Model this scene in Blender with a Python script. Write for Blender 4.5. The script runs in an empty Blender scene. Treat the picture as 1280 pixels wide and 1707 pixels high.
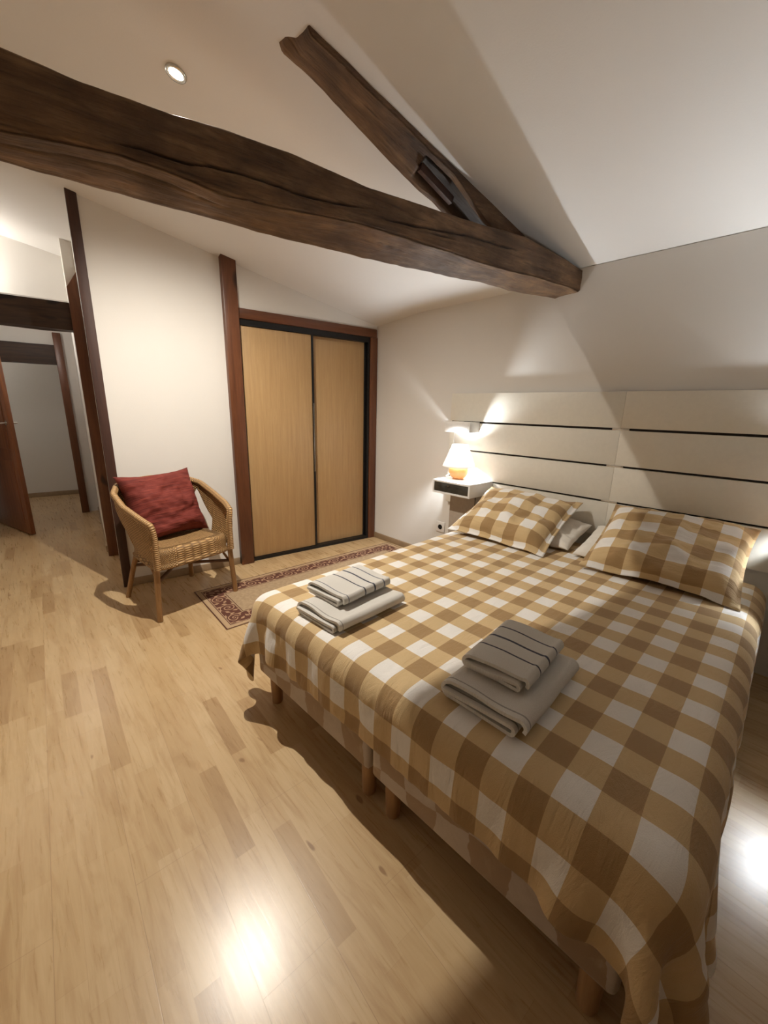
import bpy, bmesh, math, random
import numpy as np
from mathutils import Vector, Matrix, noise

random.seed(7)
SC = bpy.context.scene
COL = SC.collection
PI = math.pi

# ------------------------------------------------------------------ reference frames
WA = -0.118302                       # the wardrobe wall is not square to the headboard wall
COR = Vector((2.94, 3.252, 0.0))     # corner wardrobe wall / headboard wall
U = Vector((math.cos(WA), math.sin(WA), 0)); N = Vector((-math.sin(WA), math.cos(WA), 0))
BA = math.radians(1.5)               # bed heading
BO = Vector((0.765, 0.85, 0.0))      # foot of the bed, middle, on the floor
BU = Vector((math.cos(BA), math.sin(BA), 0)); BV = Vector((-math.sin(BA), math.cos(BA), 0))

def W(s, d, z=0.0):                  # wall frame: s to the west along the wall, d into the depth
    return COR - U * s + N * d + Vector((0, 0, z))
def B(x, y, z=0.0):
    return BO + BU * x + BV * y + Vector((0, 0, z))

SLOPE = 0.262
_ck = [(-6, 2.336), (1.30, 2.334), (1.58, 2.332), (1.74, 2.276), (1.80, 2.268), (2.67, 2.262), (3.20, 2.214), (3.60, 2.20), (9, 2.20)]
def ceil_z(x, y):
    yy = y - 0.14 * (2.94 - x)
    k = float(np.interp(yy, [1.9, 2.3, 2.9, 3.25], [0.270, 0.255, 0.215, 0.203]))      # the old roof is slightly twisted
    return float(np.interp(yy, [a for a, b in _ck], [b for a, b in _ck])) + k * (2.94 - x)

# ------------------------------------------------------------------ object helpers
def finish(o, label=None, cat=None, group=None, kind=None):
    if label: o['label'] = label
    if cat: o['category'] = cat
    if group: o['group'] = group
    if kind: o['kind'] = kind
    return o
def thing(name, label, cat, loc=(0, 0, 0), rotz=0.0, group=None):
    o = bpy.data.objects.new(name, None); COL.objects.link(o)
    o.empty_display_size = 0.1
    o.location = loc; o.rotation_euler = (0, 0, rotz)
    return finish(o, label, cat, group)
def link_mesh(name, me, mats, parent=None, loc=None, rotz=None):
    if not isinstance(mats, (list, tuple)): mats = [mats]
    for m in mats: me.materials.append(m)
    o = bpy.data.objects.new(name, me); COL.objects.link(o)
    if parent is not None: o.parent = parent
    if loc is not None: o.location = loc
    if rotz is not None: o.rotation_euler = (0, 0, rotz)
    return o
def obj(name, bm, mats, parent=None, loc=None, rotz=None, smooth=False, angle=None, normals=True):
    if normals: bmesh.ops.recalc_face_normals(bm, faces=bm.faces)
    me = bpy.data.meshes.new(name); bm.to_mesh(me); bm.free()
    if smooth or angle:
        for p in me.polygons: p.use_smooth = True
    if angle:
        me.set_sharp_from_angle(angle=math.radians(angle))
    return link_mesh(name, me, mats, parent, loc, rotz)
def grid_mesh(name, P, mats, parent=None, UV=None, loc=None, rotz=None, solid=0.0, offset=0.0, close_u=False, skip=None):
    P = np.asarray(P, float); n, m = P.shape[:2]
    me = bpy.data.meshes.new(name)
    faces = []
    for i in range(n if close_u else n - 1):
        i2 = (i + 1) % n
        for j in range(m - 1):
            if skip and skip(i, j): continue
            faces.append((i * m + j, i2 * m + j, i2 * m + j + 1, i * m + j + 1))
    me.from_pydata([tuple(v) for v in P.reshape(-1, 3)], [], faces)
    if UV is not None:
        UV = np.asarray(UV, float).reshape(-1, 2)
        l = me.uv_layers.new(name='UVMap')
        idx = np.zeros(len(me.loops), int); me.loops.foreach_get('vertex_index', idx)
        l.data.foreach_set('uv', UV[idx].ravel())
    for p in me.polygons: p.use_smooth = True
    o = link_mesh(name, me, mats, parent, loc, rotz)
    if solid:
        md = o.modifiers.new('thickness', 'SOLIDIFY'); md.thickness = solid; md.offset = offset
    return o
def bx(bm, lo, hi, bevel=0.0, seg=2, mi=0, M=None):
    lo = Vector(lo); hi = Vector(hi)
    r = bmesh.ops.create_cube(bm, size=1.0)
    vs = r['verts']
    for v in vs:
        v.co = Vector(((lo.x + hi.x) / 2 + v.co.x * (hi.x - lo.x), (lo.y + hi.y) / 2 + v.co.y * (hi.y - lo.y), (lo.z + hi.z) / 2 + v.co.z * (hi.z - lo.z)))
    fs = list({f for v in vs for f in v.link_faces})
    if bevel:
        es = list({e for v in vs for e in v.link_edges})
        r = bmesh.ops.bevel(bm, geom=es, offset=bevel, segments=seg, profile=0.5, affect='EDGES')
        fs = list({f for v in r['verts'] for f in v.link_faces} | {f for f in fs if f.is_valid})
        vs = list({v for f in fs for v in f.verts})
    for f in fs: f.material_index = mi
    if M is not None:
        for v in vs: v.co = M @ v.co
    return vs
def box(name, lo, hi, mat, parent=None, bevel=0.0, seg=2, loc=None, rotz=None, angle=None):
    bm = bmesh.new(); bx(bm, lo, hi, bevel, seg)
    return obj(name, bm, mat, parent, loc, rotz, angle=40 if bevel else angle)
def tube(bm, pts, rad, seg=10, cap=True, mi=0):
    pts = [Vector(p) for p in pts]
    if not isinstance(rad, (list, tuple)): rad = [rad] * len(pts)
    rings = []; up = None
    for i, p in enumerate(pts):
        t = (pts[min(i + 1, len(pts) - 1)] - pts[max(i - 1, 0)]).normalized()
        if up is None:
            up = Vector((0, 0, 1)) if abs(t.z) < 0.9 else Vector((0, 1, 0))
        a = (up - t * up.dot(t)).normalized(); up = a; b = t.cross(a)
        rings.append([bm.verts.new(p + (a * math.cos(2 * PI * k / seg) + b * math.sin(2 * PI * k / seg)) * rad[i]) for k in range(seg)])
    for r0, r1 in zip(rings, rings[1:]):
        for k in range(seg):
            f = bm.faces.new((r0[k], r0[(k + 1) % seg], r1[(k + 1) % seg], r1[k])); f.material_index = mi
    if cap:
        for r in (rings[0], rings[-1]):
            f = bm.faces.new(r); f.material_index = mi
def lathe(bm, prof, seg=32, c=(0, 0, 0), cap=True):
    rings = []
    for r, z in prof:
        rings.append([bm.verts.new((c[0] + r * math.cos(2 * PI * k / seg), c[1] + r * math.sin(2 * PI * k / seg), c[2] + z)) for k in range(seg)])
    for a, b in zip(rings, rings[1:]):
        for k in range(seg): bm.faces.new((a[k], a[(k + 1) % seg], b[(k + 1) % seg], b[k]))
    if cap:
        bm.faces.new(rings[0]); bm.faces.new(rings[-1])
def smoothpath(pts, n):
    pts = np.array(pts, float); k = len(pts)
    t = np.linspace(0, k - 1, n); out = []
    for x in t:
        i = min(int(x), k - 2); u = x - i
        p0, p1, p2, p3 = pts[max(i - 1, 0)], pts[i], pts[i + 1], pts[min(i + 2, k - 1)]
        out.append(0.5 * ((2 * p1) + (-p0 + p2) * u + (2 * p0 - 5 * p1 + 4 * p2 - p3) * u * u + (-p0 + 3 * p1 - 3 * p2 + p3) * u ** 3))
    return np.array(out)
def struct(o): o['kind'] = 'structure'; return o

# ------------------------------------------------------------------ materials
class NT:
    def __init__(self, name):
        self.m = bpy.data.materials.new(name); self.m.use_nodes = True
        self.t = self.m.node_tree; self.t.nodes.clear()
        self.out = self.n('ShaderNodeOutputMaterial'); self.b = self.n('ShaderNodeBsdfPrincipled')
        self.l(self.b.outputs[0], self.out.inputs['Surface'])
    def n(self, ty, **kw):
        x = self.t.nodes.new(ty)
        for k, v in kw.items(): setattr(x, k, v)
        return x
    def l(self, a, b): self.t.links.new(a, b)
    def val(self, sock, v):
        if hasattr(v, 'is_output'): self.l(v, sock)
        elif isinstance(v, (tuple, list)) and len(v) == 3 and sock.type == 'RGBA': sock.default_value = (*v, 1)
        else: sock.default_value = v
    def math(self, op, a, b=0.0, c=None):
        x = self.n('ShaderNodeMath', operation=op); self.val(x.inputs[0], a); self.val(x.inputs[1], b)
        if c is not None: self.val(x.inputs[2], c)
        return x.outputs[0]
    def mix(self, f, a, b, blend='MIX'):
        x = self.n('ShaderNodeMix', data_type='RGBA', blend_type=blend)
        self.val(x.inputs['Factor'], f); self.val(x.inputs['A'], a); self.val(x.inputs['B'], b)
        return x.outputs['Result']
    def ramp(self, f, stops, interp='LINEAR'):
        x = self.n('ShaderNodeValToRGB'); e = x.color_ramp.elements; x.color_ramp.interpolation = interp
        while len(e) < len(stops): e.new(0.5)
        for k, (p, c) in enumerate(stops): e[k].position = p; e[k].color = (*c, 1)
        self.val(x.inputs[0], f); return x.outputs[0]
    def coord(self, kind='Object', scale=(1, 1, 1), rot=(0, 0, 0), loc=(0, 0, 0)):
        if kind == 'UV':
            c = self.n('ShaderNodeUVMap'); c.uv_map = 'UVMap'; o = c.outputs[0]
        else: o = self.n('ShaderNodeTexCoord').outputs[kind]
        mp = self.n('ShaderNodeMapping'); self.l(o, mp.inputs[0])
        mp.inputs['Scale'].default_value = scale; mp.inputs['Rotation'].default_value = rot; mp.inputs['Location'].default_value = loc
        return mp.outputs[0]
    def noise(self, v, s, d=4, r=0.55, dist=0.0):
        x = self.n('ShaderNodeTexNoise'); self.l(v, x.inputs['Vector'])
        x.inputs['Scale'].default_value = s; x.inputs['Detail'].default_value = d; x.inputs['Roughness'].default_value = r; x.inputs['Distortion'].default_value = dist
        return x.outputs['Fac']
    def xyz(self, v):
        x = self.n('ShaderNodeSeparateXYZ'); self.l(v, x.inputs[0]); return x.outputs
    def bump(self, h, s=0.3, d=0.01):
        x = self.n('ShaderNodeBump'); x.inputs['Strength'].default_value = s; x.inputs['Distance'].default_value = d
        self.val(x.inputs['Height'], h); self.l(x.outputs[0], self.b.inputs['Normal'])
    def set(self, **kw):
        for k, v in kw.items(): self.val(self.b.inputs[k.replace('_', ' ')], v)
        return self.m

def plain(name, c, rough=0.6, metal=0.0, nscale=60, var=0.06, bump=0.1, dist=0.002, **kw):
    t = NT(name); v = t.coord()
    f = t.noise(v, nscale)
    lo = tuple(x * (1 - var) for x in c); hi = tuple(min(1, x * (1 + var)) for x in c)
    t.set(Base_Color=t.ramp(f, [(0.3, lo), (0.7, hi)]), Roughness=rough, Metallic=metal, **kw)
    if bump: t.bump(f, bump, dist)
    return t.m
def plaster(name, c):
    t = NT(name); v = t.coord()
    big = t.noise(v, 1.3, 3); fine = t.noise(v, 140, 3)
    t.set(Base_Color=t.ramp(big, [(0.3, tuple(x * 0.97 for x in c)), (0.7, c)]), Roughness=0.9)
    t.bump(t.math('ADD', t.math('MULTIPLY', fine, 0.35), big), 0.25, 0.004)
    return t.m
def wood(name, dark, light, axis='z', scale=1.0, rough=0.4, knots=False, bump=0.15, stretch=14):
    t = NT(name)
    sc = {'x': (1, stretch, stretch), 'y': (stretch, 1, stretch), 'z': (stretch, stretch, 1)}[axis]
    v = t.coord(scale=tuple(scale * s for s in sc))
    f = t.noise(v, 1.6, 6, 0.6, 0.6); g = t.noise(t.coord(scale=tuple(scale * s * 5 for s in sc)), 2.5, 3)
    c = t.ramp(t.math('ADD', t.math('MULTIPLY', f, 0.75), t.math('MULTIPLY', g, 0.25)), [(0.34, dark), (0.66, light)])
    if knots:
        k = t.noise(t.coord(scale=tuple(scale * s for s in ({'z': (4.5, 4.5, 2.2), 'x': (2.2, 4.5, 4.5), 'y': (4.5, 2.2, 4.5)}[axis]))), 1.4, 1)
        c = t.mix(t.ramp(k, [(0.70, (0, 0, 0)), (0.74, (1, 1, 1))]), c, tuple(x * 0.35 for x in dark))
    t.set(Base_Color=c, Roughness=rough); t.bump(f, bump, 0.002)
    return t.m
def old_beam(name):
    t = NT(name)
    v = t.coord('UV', scale=(1.1, 9, 1)); f = t.noise(v, 2.2, 8, 0.65, 0.7)
    v2 = t.coord('UV', scale=(2.0, 3.0, 1)); g = t.noise(v2, 2.1, 5, 0.6)
    v3 = t.coord('UV', scale=(5, 60, 1)); h = t.noise(v3, 2.0, 5, 0.6)
    c = t.ramp(f, [(0.28, (0.065, 0.032, 0.014)), (0.5, (0.185, 0.10, 0.045)), (0.74, (0.33, 0.20, 0.10))])
    c = t.mix(t.ramp(g, [(0.36, (1, 1, 1)), (0.62, (0, 0, 0))]), c, t.mix(0.7, c, (0.05, 0.024, 0.012)))
    hl = t.ramp(h, [(0.30, (0.35, 0.35, 0.35)), (0.48, (1, 1, 1))])
    c = t.mix(0.75, c, hl, 'MULTIPLY')
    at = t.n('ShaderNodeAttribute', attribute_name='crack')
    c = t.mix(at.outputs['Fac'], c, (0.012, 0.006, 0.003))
    t.set(Base_Color=c, Roughness=t.ramp(g, [(0.35, (0.62,) * 3), (0.7, (0.42,) * 3)]))
    t.bump(t.math('ADD', f, t.math('MULTIPLY', h, 0.6)), 0.65, 0.012)
    return t.m
def gingham(name, px=0.178, py=0.155, ox=0.0, oy=0.0, kind='UV'):
    t = NT(name)
    X = t.xyz(t.coord(kind))
    wob = t.noise(t.coord(kind), 9, 2)
    def stripe(x, p, o):
        a = t.math('FRACT', t.math('ADD', t.math('DIVIDE', t.math('SUBTRACT', x, o), p), 0.25 + 40.0))
        a = t.math('ADD', a, t.math('MULTIPLY', t.math('SUBTRACT', wob, 0.5), 0.02))
        return t.math('GREATER_THAN', a, 0.5)          # 0 on the pale stripe, 1 on the brown one
    s = t.math('DIVIDE', t.math('ADD', stripe(X[0], px, ox), stripe(X[1], py, oy)), 2.0)
    c = t.ramp(s, [(0.0, (0.80, 0.77, 0.73)), (0.25, (0.57, 0.405, 0.205)), (0.75, (0.335, 0.205, 0.082))], 'CONSTANT')
    wv = t.noise(t.coord(kind, scale=(1, 1, 1)), 420, 2)
    cl = t.noise(t.coord(kind), 5, 3)
    c = t.mix(0.35, c, t.ramp(t.math('ADD', t.math('MULTIPLY', wv, 0.5), t.math('MULTIPLY', cl, 0.5)), [(0.35, (0.80,) * 3), (0.65, (1, 1, 1))]), 'MULTIPLY')
    t.set(Base_Color=c, Roughness=0.78, Sheen_Weight=0.15)
    wr = t.noise(t.coord(kind, scale=(3, 9, 1)), 2.2, 4, 0.6, 1.2)
    t.bump(t.math('ADD', t.math('MULTIPLY', wv, 0.12), wr), 0.5, 0.014)
    return t.m

M = {}
M['wall'] = plaster('white_plaster', (0.78, 0.755, 0.715))
M['ceil'] = plaster('ceiling_plaster', (0.79, 0.77, 0.745))
M['post'] = wood('varnished_pine', (0.085, 0.027, 0.011), (0.17, 0.062, 0.025), 'z', 1.0, 0.35, True)
M['postx'] = wood('varnished_pine_across', (0.085, 0.027, 0.011), (0.17, 0.062, 0.025), 'x', 1.0, 0.35, True)
M['darkpost'] = wood('dark_stained_strip', (0.035, 0.013, 0.009), (0.075, 0.03, 0.018), 'z', 1.0, 0.6)
M['darkbeam'] = wood('dark_lintel_oak', (0.018, 0.008, 0.004), (0.065, 0.030, 0.014), 'x', 1.2, 0.6, True, 0.5)
M['beech'] = wood('beech_veneer', (0.44, 0.275, 0.125), (0.53, 0.345, 0.165), 'z', 1.6, 0.38, False, 0.05, 22)
M['doorwood'] = wood('reddish_door_wood', (0.13, 0.042, 0.016), (0.27, 0.10, 0.038), 'z', 1.0, 0.32)
M['skirt'] = plain('beige_skirting', (0.33, 0.235, 0.145), 0.5, 0, 20, 0.1)
M['beam'] = old_beam('hewn_oak_beam')
M['black'] = plain('black_lacquered_metal', (0.012, 0.012, 0.013), 0.35, 0.3, 60, 0.1, 0)
M['gap'] = plain('dark_bronze_gap', (0.02, 0.013, 0.009), 0.4, 0.4, 60, 0.1, 0)
M['chrome'] = plain('brushed_steel', (0.62, 0.60, 0.56), 0.25, 1.0, 80, 0.05, 0)
M['head'] = plain('cream_lacquer_panel', (0.76, 0.725, 0.64), 0.38, 0, 40, 0.02, 0.02)
M['white'] = plain('white_lacquer', (0.80, 0.79, 0.77), 0.35, 0, 40, 0.02, 0.02)
M['plastic'] = plain('white_plastic', (0.80, 0.79, 0.77), 0.3, 0, 40, 0.02, 0)
M['glassdark'] = plain('smoked_glass_front', (0.045, 0.042, 0.034), 0.08, 0, 10, 0.3, 0)
M['taupe'] = plain('taupe_laminate', (0.40, 0.34, 0.28), 0.5, 0, 40, 0.05, 0.03)
M['legwood'] = wood('beech_leg', (0.30, 0.16, 0.07), (0.42, 0.245, 0.115), 'z', 2.0, 0.45)
M['mattress'] = plain('white_mattress_ticking', (0.72, 0.69, 0.63), 0.9, 0, 200, 0.05, 0.3)
M['gingham'] = gingham('tan_gingham_cotton', 0.178, 0.155, 0.074, 0.151)
M['gingham_a'] = gingham('tan_gingham_pillowcase', 0.165, 0.165, 0.02, 0.03)
M['gingham_b'] = gingham('tan_gingham_pillowcase_broad', 0.17, 0.165, 0.06, 0.02)
M['sham'] = plain('white_cotton_pillowcase', (0.74, 0.70, 0.63), 0.85, 0, 18, 0.05, 0.5, 0.01)
M['ceramic'] = plain('orange_ceramic', (0.80, 0.36, 0.13), 0.22, 0, 12, 0.08, 0.0)
M['brass'] = plain('polished_brass', (0.75, 0.58, 0.30), 0.2, 1.0, 60, 0.03, 0)

def floor_mat():
    t = NT('birch_strip_laminate')
    o = t.n('ShaderNodeTexCoord').outputs['Object']
    mp = t.n('ShaderNodeMapping'); t.l(o, mp.inputs[0]); mp.inputs['Rotation'].default_value = (0, 0, math.radians(-86.5)); mp.inputs['Location'].default_value = (0.13, 0.02, 0)
    v = mp.outputs[0]
    def brick(off, w, h, mort, freq, vec, bias=0.0):
        b = t.n('ShaderNodeTexBrick', offset=off, offset_frequency=freq, squash=1.0, squash_frequency=2)
        t.l(vec, b.inputs['Vector'])
        b.inputs['Color1'].default_value = (0, 0, 0, 1); b.inputs['Color2'].default_value = (1, 1, 1, 1); b.inputs['Mortar'].default_value = (0.5, 0.5, 0.5, 1)
        b.inputs['Scale'].default_value = 1.0; b.inputs['Mortar Size'].default_value = mort; b.inputs['Mortar Smooth'].default_value = 0.2
        b.inputs['Bias'].default_value = bias; b.inputs['Brick Width'].default_value = w; b.inputs['Row Height'].default_value = h
        return b
    # short strips, jittered per row by a coarse cell noise
    X = t.xyz(v)
    row = t.math('FLOOR', t.math('DIVIDE', X[1], 0.0655))
    wn = t.n('ShaderNodeTexWhiteNoise', noise_dimensions='1D'); t.l(row, wn.inputs['W'])
    cv = t.n('ShaderNodeCombineXYZ'); t.l(t.math('ADD', X[0], t.math('MULTIPLY', wn.outputs['Value'], 3.7)), cv.inputs[0]); t.l(X[1], cv.inputs[1])
    st = brick(0.0, 0.40, 0.0655, 0.0006, 2, cv.outputs[0])
    pl = brick(0.37, 1.285, 0.1965, 0.0011, 2, v)
    val = st.outputs['Color']
    g = t.noise(t.coord(scale=(34, 2.2, 1), rot=(0, 0, math.radians(-3.5))), 2.0, 6, 0.62, 0.5)
    g2 = t.noise(t.coord(scale=(9, 1.1, 1), rot=(0, 0, math.radians(-3.5))), 2.2, 4, 0.6, 1.4)
    kn = t.noise(t.coord(scale=(13, 5, 1), rot=(0, 0, math.radians(-3.5))), 1.6, 1)
    base = t.ramp(val, [(0.0, (0.59, 0.43, 0.245)), (0.55, (0.56, 0.395, 0.215)), (0.85, (0.52, 0.36, 0.19)), (0.98, (0.43, 0.28, 0.14))])
    base = t.mix(0.5, base, t.ramp(g, [(0.3, (0.78, 0.72, 0.64)), (0.65, (1, 1, 1))]), 'MULTIPLY')
    base = t.mix(0.55, base, t.ramp(g2, [(0.30, (0.70, 0.60, 0.50)), (0.52, (1, 1, 1))]), 'MULTIPLY')
    base = t.mix(t.ramp(kn, [(0.745, (0, 0, 0)), (0.79, (0.75, 0.75, 0.75))]), base, (0.22, 0.11, 0.045))
    base = t.mix(t.math('MULTIPLY', st.outputs['Fac'], 0.25), base, (0.30, 0.17, 0.08))
    base = t.mix(t.math('MULTIPLY', pl.outputs['Fac'], 0.35), base, (0.26, 0.15, 0.07))
    t.set(Base_Color=base, Roughness=t.math('ADD', 0.25, t.math('MULTIPLY', g, 0.06)), Specular_IOR_Level=0.5)
    t.bump(t.math('ADD', t.math('MULTIPLY', g, 0.5), t.math('MULTIPLY', pl.outputs['Fac'], -1.0)), 0.08, 0.002)
    return t.m
M['floor'] = floor_mat()

def damask():
    t = NT('damask_upholstery')
    v = t.coord('UV')
    w = t.n('ShaderNodeTexVoronoi', feature='F1', distance='CHEBYCHEV'); 
    nz = t.n('ShaderNodeTexNoise'); t.l(v, nz.inputs['Vector']); nz.inputs['Scale'].default_value = 9; nz.inputs['Detail'].default_value = 3
    sub = t.n('ShaderNodeVectorMath', operation='MULTIPLY_ADD'); t.l(nz.outputs['Color'], sub.inputs[0]); sub.inputs[1].default_value = (0.07, 0.05, 0); t.l(v, sub.inputs[2])
    mp = t.n('ShaderNodeMapping'); t.l(sub.outputs[0], mp.inputs[0]); mp.inputs['Scale'].default_value = (8.5, 6.5, 1); mp.inputs['Rotation'].default_value = (0, 0, 0.12)
    ck = t.n('ShaderNodeTexChecker'); t.l(mp.outputs[0], ck.inputs['Vector']); ck.inputs['Scale'].default_value = 1.0
    big = t.noise(v, 7, 3, 0.6, 1.5)
    f = t.math('ADD', t.math('MULTIPLY', ck.outputs['Fac'], 0.35), t.math('MULTIPLY', big, 0.75))
    fine = t.noise(v, 260, 2)
    c = t.ramp(f, [(0.40, (0.31, 0.20, 0.11)), (0.50, (0.38, 0.265, 0.155)), (0.58, (0.42, 0.335, 0.255)), (0.75, (0.48, 0.395, 0.32))])
    c = t.mix(0.3, c, t.ramp(fine, [(0.3, (0.75,) * 3), (0.7, (1, 1, 1))]), 'MULTIPLY')
    t.set(Base_Color=c, Roughness=0.7, Sheen_Weight=0.2)
    t.bump(t.math('ADD', t.math('MULTIPLY', fine, 0.4), f), 0.25, 0.004)
    return t.m
M['damask'] = damask()

def wicker(name, lo, hi, fu, fv):
    t = NT(name); X = t.xyz(t.coord('UV'))
    su = t.math('SINE', t.math('MULTIPLY', X[0], fu * PI)); sv = t.math('SINE', t.math('MULTIPLY', X[1], fv * PI))
    # over-under weave: vertical stakes, horizontal strands alternating
    h = t.math('ABSOLUTE', su)
    alt = t.math('SINE', t.math('ADD', t.math('MULTIPLY', X[1], fv * PI), t.math('MULTIPLY', t.math('FLOOR', t.math('MULTIPLY', X[0], fu)), PI)))
    hh = t.math('MULTIPLY', t.math('ADD', t.math('MULTIPLY', alt, 0.5), 0.5), h)
    nz = t.noise(t.coord('UV', scale=(1, 1, 1)), 40, 3)
    f = t.math('ADD', t.math('MULTIPLY', hh, 0.7), t.math('MULTIPLY', nz, 0.4))
    c = t.ramp(f, [(0.12, tuple(x * 0.45 for x in lo)), (0.38, lo), (0.85, hi)])
    t.set(Base_Color=c, Roughness=0.55); t.bump(hh, 0.8, 0.005)
    return t.m
M['wicker'] = wicker('woven_rattan', (0.31, 0.17, 0.062), (0.54, 0.34, 0.145), 75, 130)
M['cane'] = wood('rattan_cane', (0.22, 0.11, 0.04), (0.38, 0.21, 0.085), 'z', 2.5, 0.4, False, 0.2)
M['canewrap'] = wicker('wrapped_cane', (0.38, 0.215, 0.085), (0.60, 0.39, 0.18), 3, 150)
M['canedark'] = wood('dark_cane_stretcher', (0.08, 0.035, 0.015), (0.14, 0.065, 0.025), 'x', 2.5, 0.4)

def cushion_mat():
    t = NT('rust_red_crinkle_cotton'); v = t.coord('UV', scale=(2.2, 26, 1))
    f = t.noise(v, 2.4, 4, 0.6, 0.9); fine = t.noise(t.coord('UV', scale=(60, 240, 1)), 2.0, 2)
    c = t.ramp(f, [(0.3, (0.105, 0.012, 0.008)), (0.55, (0.19, 0.026, 0.016)), (0.75, (0.27, 0.05, 0.032))])
    c = t.mix(0.35, c, t.ramp(fine, [(0.3, (0.7,) * 3), (0.7, (1, 1, 1))]), 'MULTIPLY')
    t.set(Base_Color=c, Roughness=0.85); t.bump(f, 0.6, 0.008)
    return t.m
M['cushion'] = cushion_mat()

def terry(name, stripes=()):
    t = NT(name); X = t.xyz(t.coord('UV'))
    f = t.noise(t.coord('UV'), 330, 3, 0.7); g = t.noise(t.coord('UV'), 12, 3)
    c = t.ramp(f, [(0.25, (0.66, 0.62, 0.55)), (0.6, (0.86, 0.825, 0.765))])
    h = f
    for pos, wd, col in stripes:
        wob = t.math('MULTIPLY', t.math('SUBTRACT', g, 0.5), 0.010)
        d = t.math('ABSOLUTE', t.math('SUBTRACT', t.math('ADD', X[0], wob), pos))
        k = t.math('LESS_THAN', d, wd)
        c = t.mix(k, c, col)
    t.set(Base_Color=c, Roughness=0.95, Sheen_Weight=0.3)
    t.bump(t.math('ADD', f, g), 0.75, 0.006)
    return t.m
NAVY = (0.012, 0.018, 0.05); GREYB = (0.14, 0.15, 0.19)

def rug_mat(LX, LY):
    t = NT('scroll_border_rug'); X = t.xyz(t.coord('UV'))       # uv in metres from the rug's corner
    dx = t.math('MINIMUM', X[0], t.math('SUBTRACT', LX, X[0])); dy = t.math('MINIMUM', X[1], t.math('SUBTRACT', LY, X[1]))
    d = t.math('MINIMUM', dx, dy)
    nz = t.noise(t.coord('UV'), 300, 2)
    side = t.math('LESS_THAN', dx, dy)                            # 1 on the short sides
    along = t.math('ADD', t.math('MULTIPLY', X[0], t.math('SUBTRACT', 1.0, side)), t.math('MULTIPLY', X[1], side))
    a0, a1 = 0.050, 0.168
    wv = t.math('DIVIDE', t.math('SUBTRACT', d, (a0 + a1) / 2), (a1 - a0))   # -.5 .. .5
    per = 0.165
    cell = t.math('DIVIDE', along, per); ci = t.math('FLOOR', cell)
    lu = t.math('MULTIPLY', t.math('SUBTRACT', t.math('FRACT', cell), 0.5), per / (a1 - a0))
    flip = t.math('SUBTRACT', t.math('MULTIPLY', t.math('MODULO', ci, 2.0), 2.0), 1.0)
    lv = t.math('ADD', t.math('MULTIPLY', wv, flip), 0.05)
    r = t.math('SQRT', t.math('ADD', t.math('MULTIPLY', lu, lu), t.math('MULTIPLY', lv, lv)))
    th = t.math('ARCTAN2', lv, lu)
    sp = t.math('SINE', t.math('ADD', t.math('MULTIPLY', r, 27.0), th))
    vine = t.math('GREATER_THAN', sp, 0.62)
    petals = t.math('GREATER_THAN', t.math('SINE', t.math('ADD', t.math('MULTIPLY', th, 7.0), t.math('MULTIPLY', r, 9.0))), 0.3)
    outer = t.math('GREATER_THAN', r, 0.47)
    pat = t.math('ADD', t.math('MULTIPLY', vine, t.math('SUBTRACT', 1.0, outer)), t.math('MULTIPLY', petals, t.math('MULTIPLY', outer, t.math('LESS_THAN', r, 0.66))))
    fieldv = t.mix(t.ramp(t.noise(t.coord('UV'), 40, 3), [(0.42, (0, 0, 0)), (0.6, (1, 1, 1))]), (0.40, 0.28, 0.165), (0.47, 0.34, 0.205))
    pale = (0.50, 0.345, 0.20); brown = (0.115, 0.038, 0.022)
    band = t.mix(pat, brown, (0.45, 0.28, 0.17))
    def rng(lo, hi): return t.math('MULTIPLY', t.math('GREATER_THAN', d, lo), t.math('LESS_THAN', d, hi))
    c = t.mix(rng(a0, a1), fieldv, band)
    c = t.mix(t.math('LESS_THAN', d, a0), c, pale)
    for lo, hi in ((0.0, 0.008), (0.040, 0.046), (a1 + 0.008, a1 + 0.014)): c = t.mix(rng(lo, hi), c, brown)
    c = t.mix(0.4, c, t.ramp(nz, [(0.3, (0.65,) * 3), (0.7, (1, 1, 1))]), 'MULTIPLY')
    t.set(Base_Color=c, Roughness=0.95); t.bump(nz, 0.6, 0.004)
    return t.m

def emit(name, c, s):
    t = NT(name); t.set(Base_Color=c, Emission_Color=c, Emission_Strength=s, Roughness=0.4); return t.m
def shade_mat():
    t = NT('white_lamp_shade'); 
    tr = t.n('ShaderNodeBsdfTranslucent'); df = t.n('ShaderNodeBsdfDiffuse'); mx = t.n('ShaderNodeMixShader')
    tr.inputs[0].default_value = (0.93, 0.91, 0.88, 1); df.inputs[0].default_value = (0.88, 0.86, 0.83, 1)
    f = t.noise(t.coord(), 300, 2)
    t.l(t.math('ADD', 0.32, t.math('MULTIPLY', f, 0.1)), mx.inputs[0])
    t.l(df.outputs[0], mx.inputs[1]); t.l(tr.outputs[0], mx.inputs[2]); t.l(mx.outputs[0], t.out.inputs['Surface'])
    return t.m
M['shade'] = shade_mat()

# ================================================================== THE SETTING
struct(box('floor', (-2.2, -2.3, -0.1), (3.2, 9.2, 0.0), M['floor']))

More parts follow.
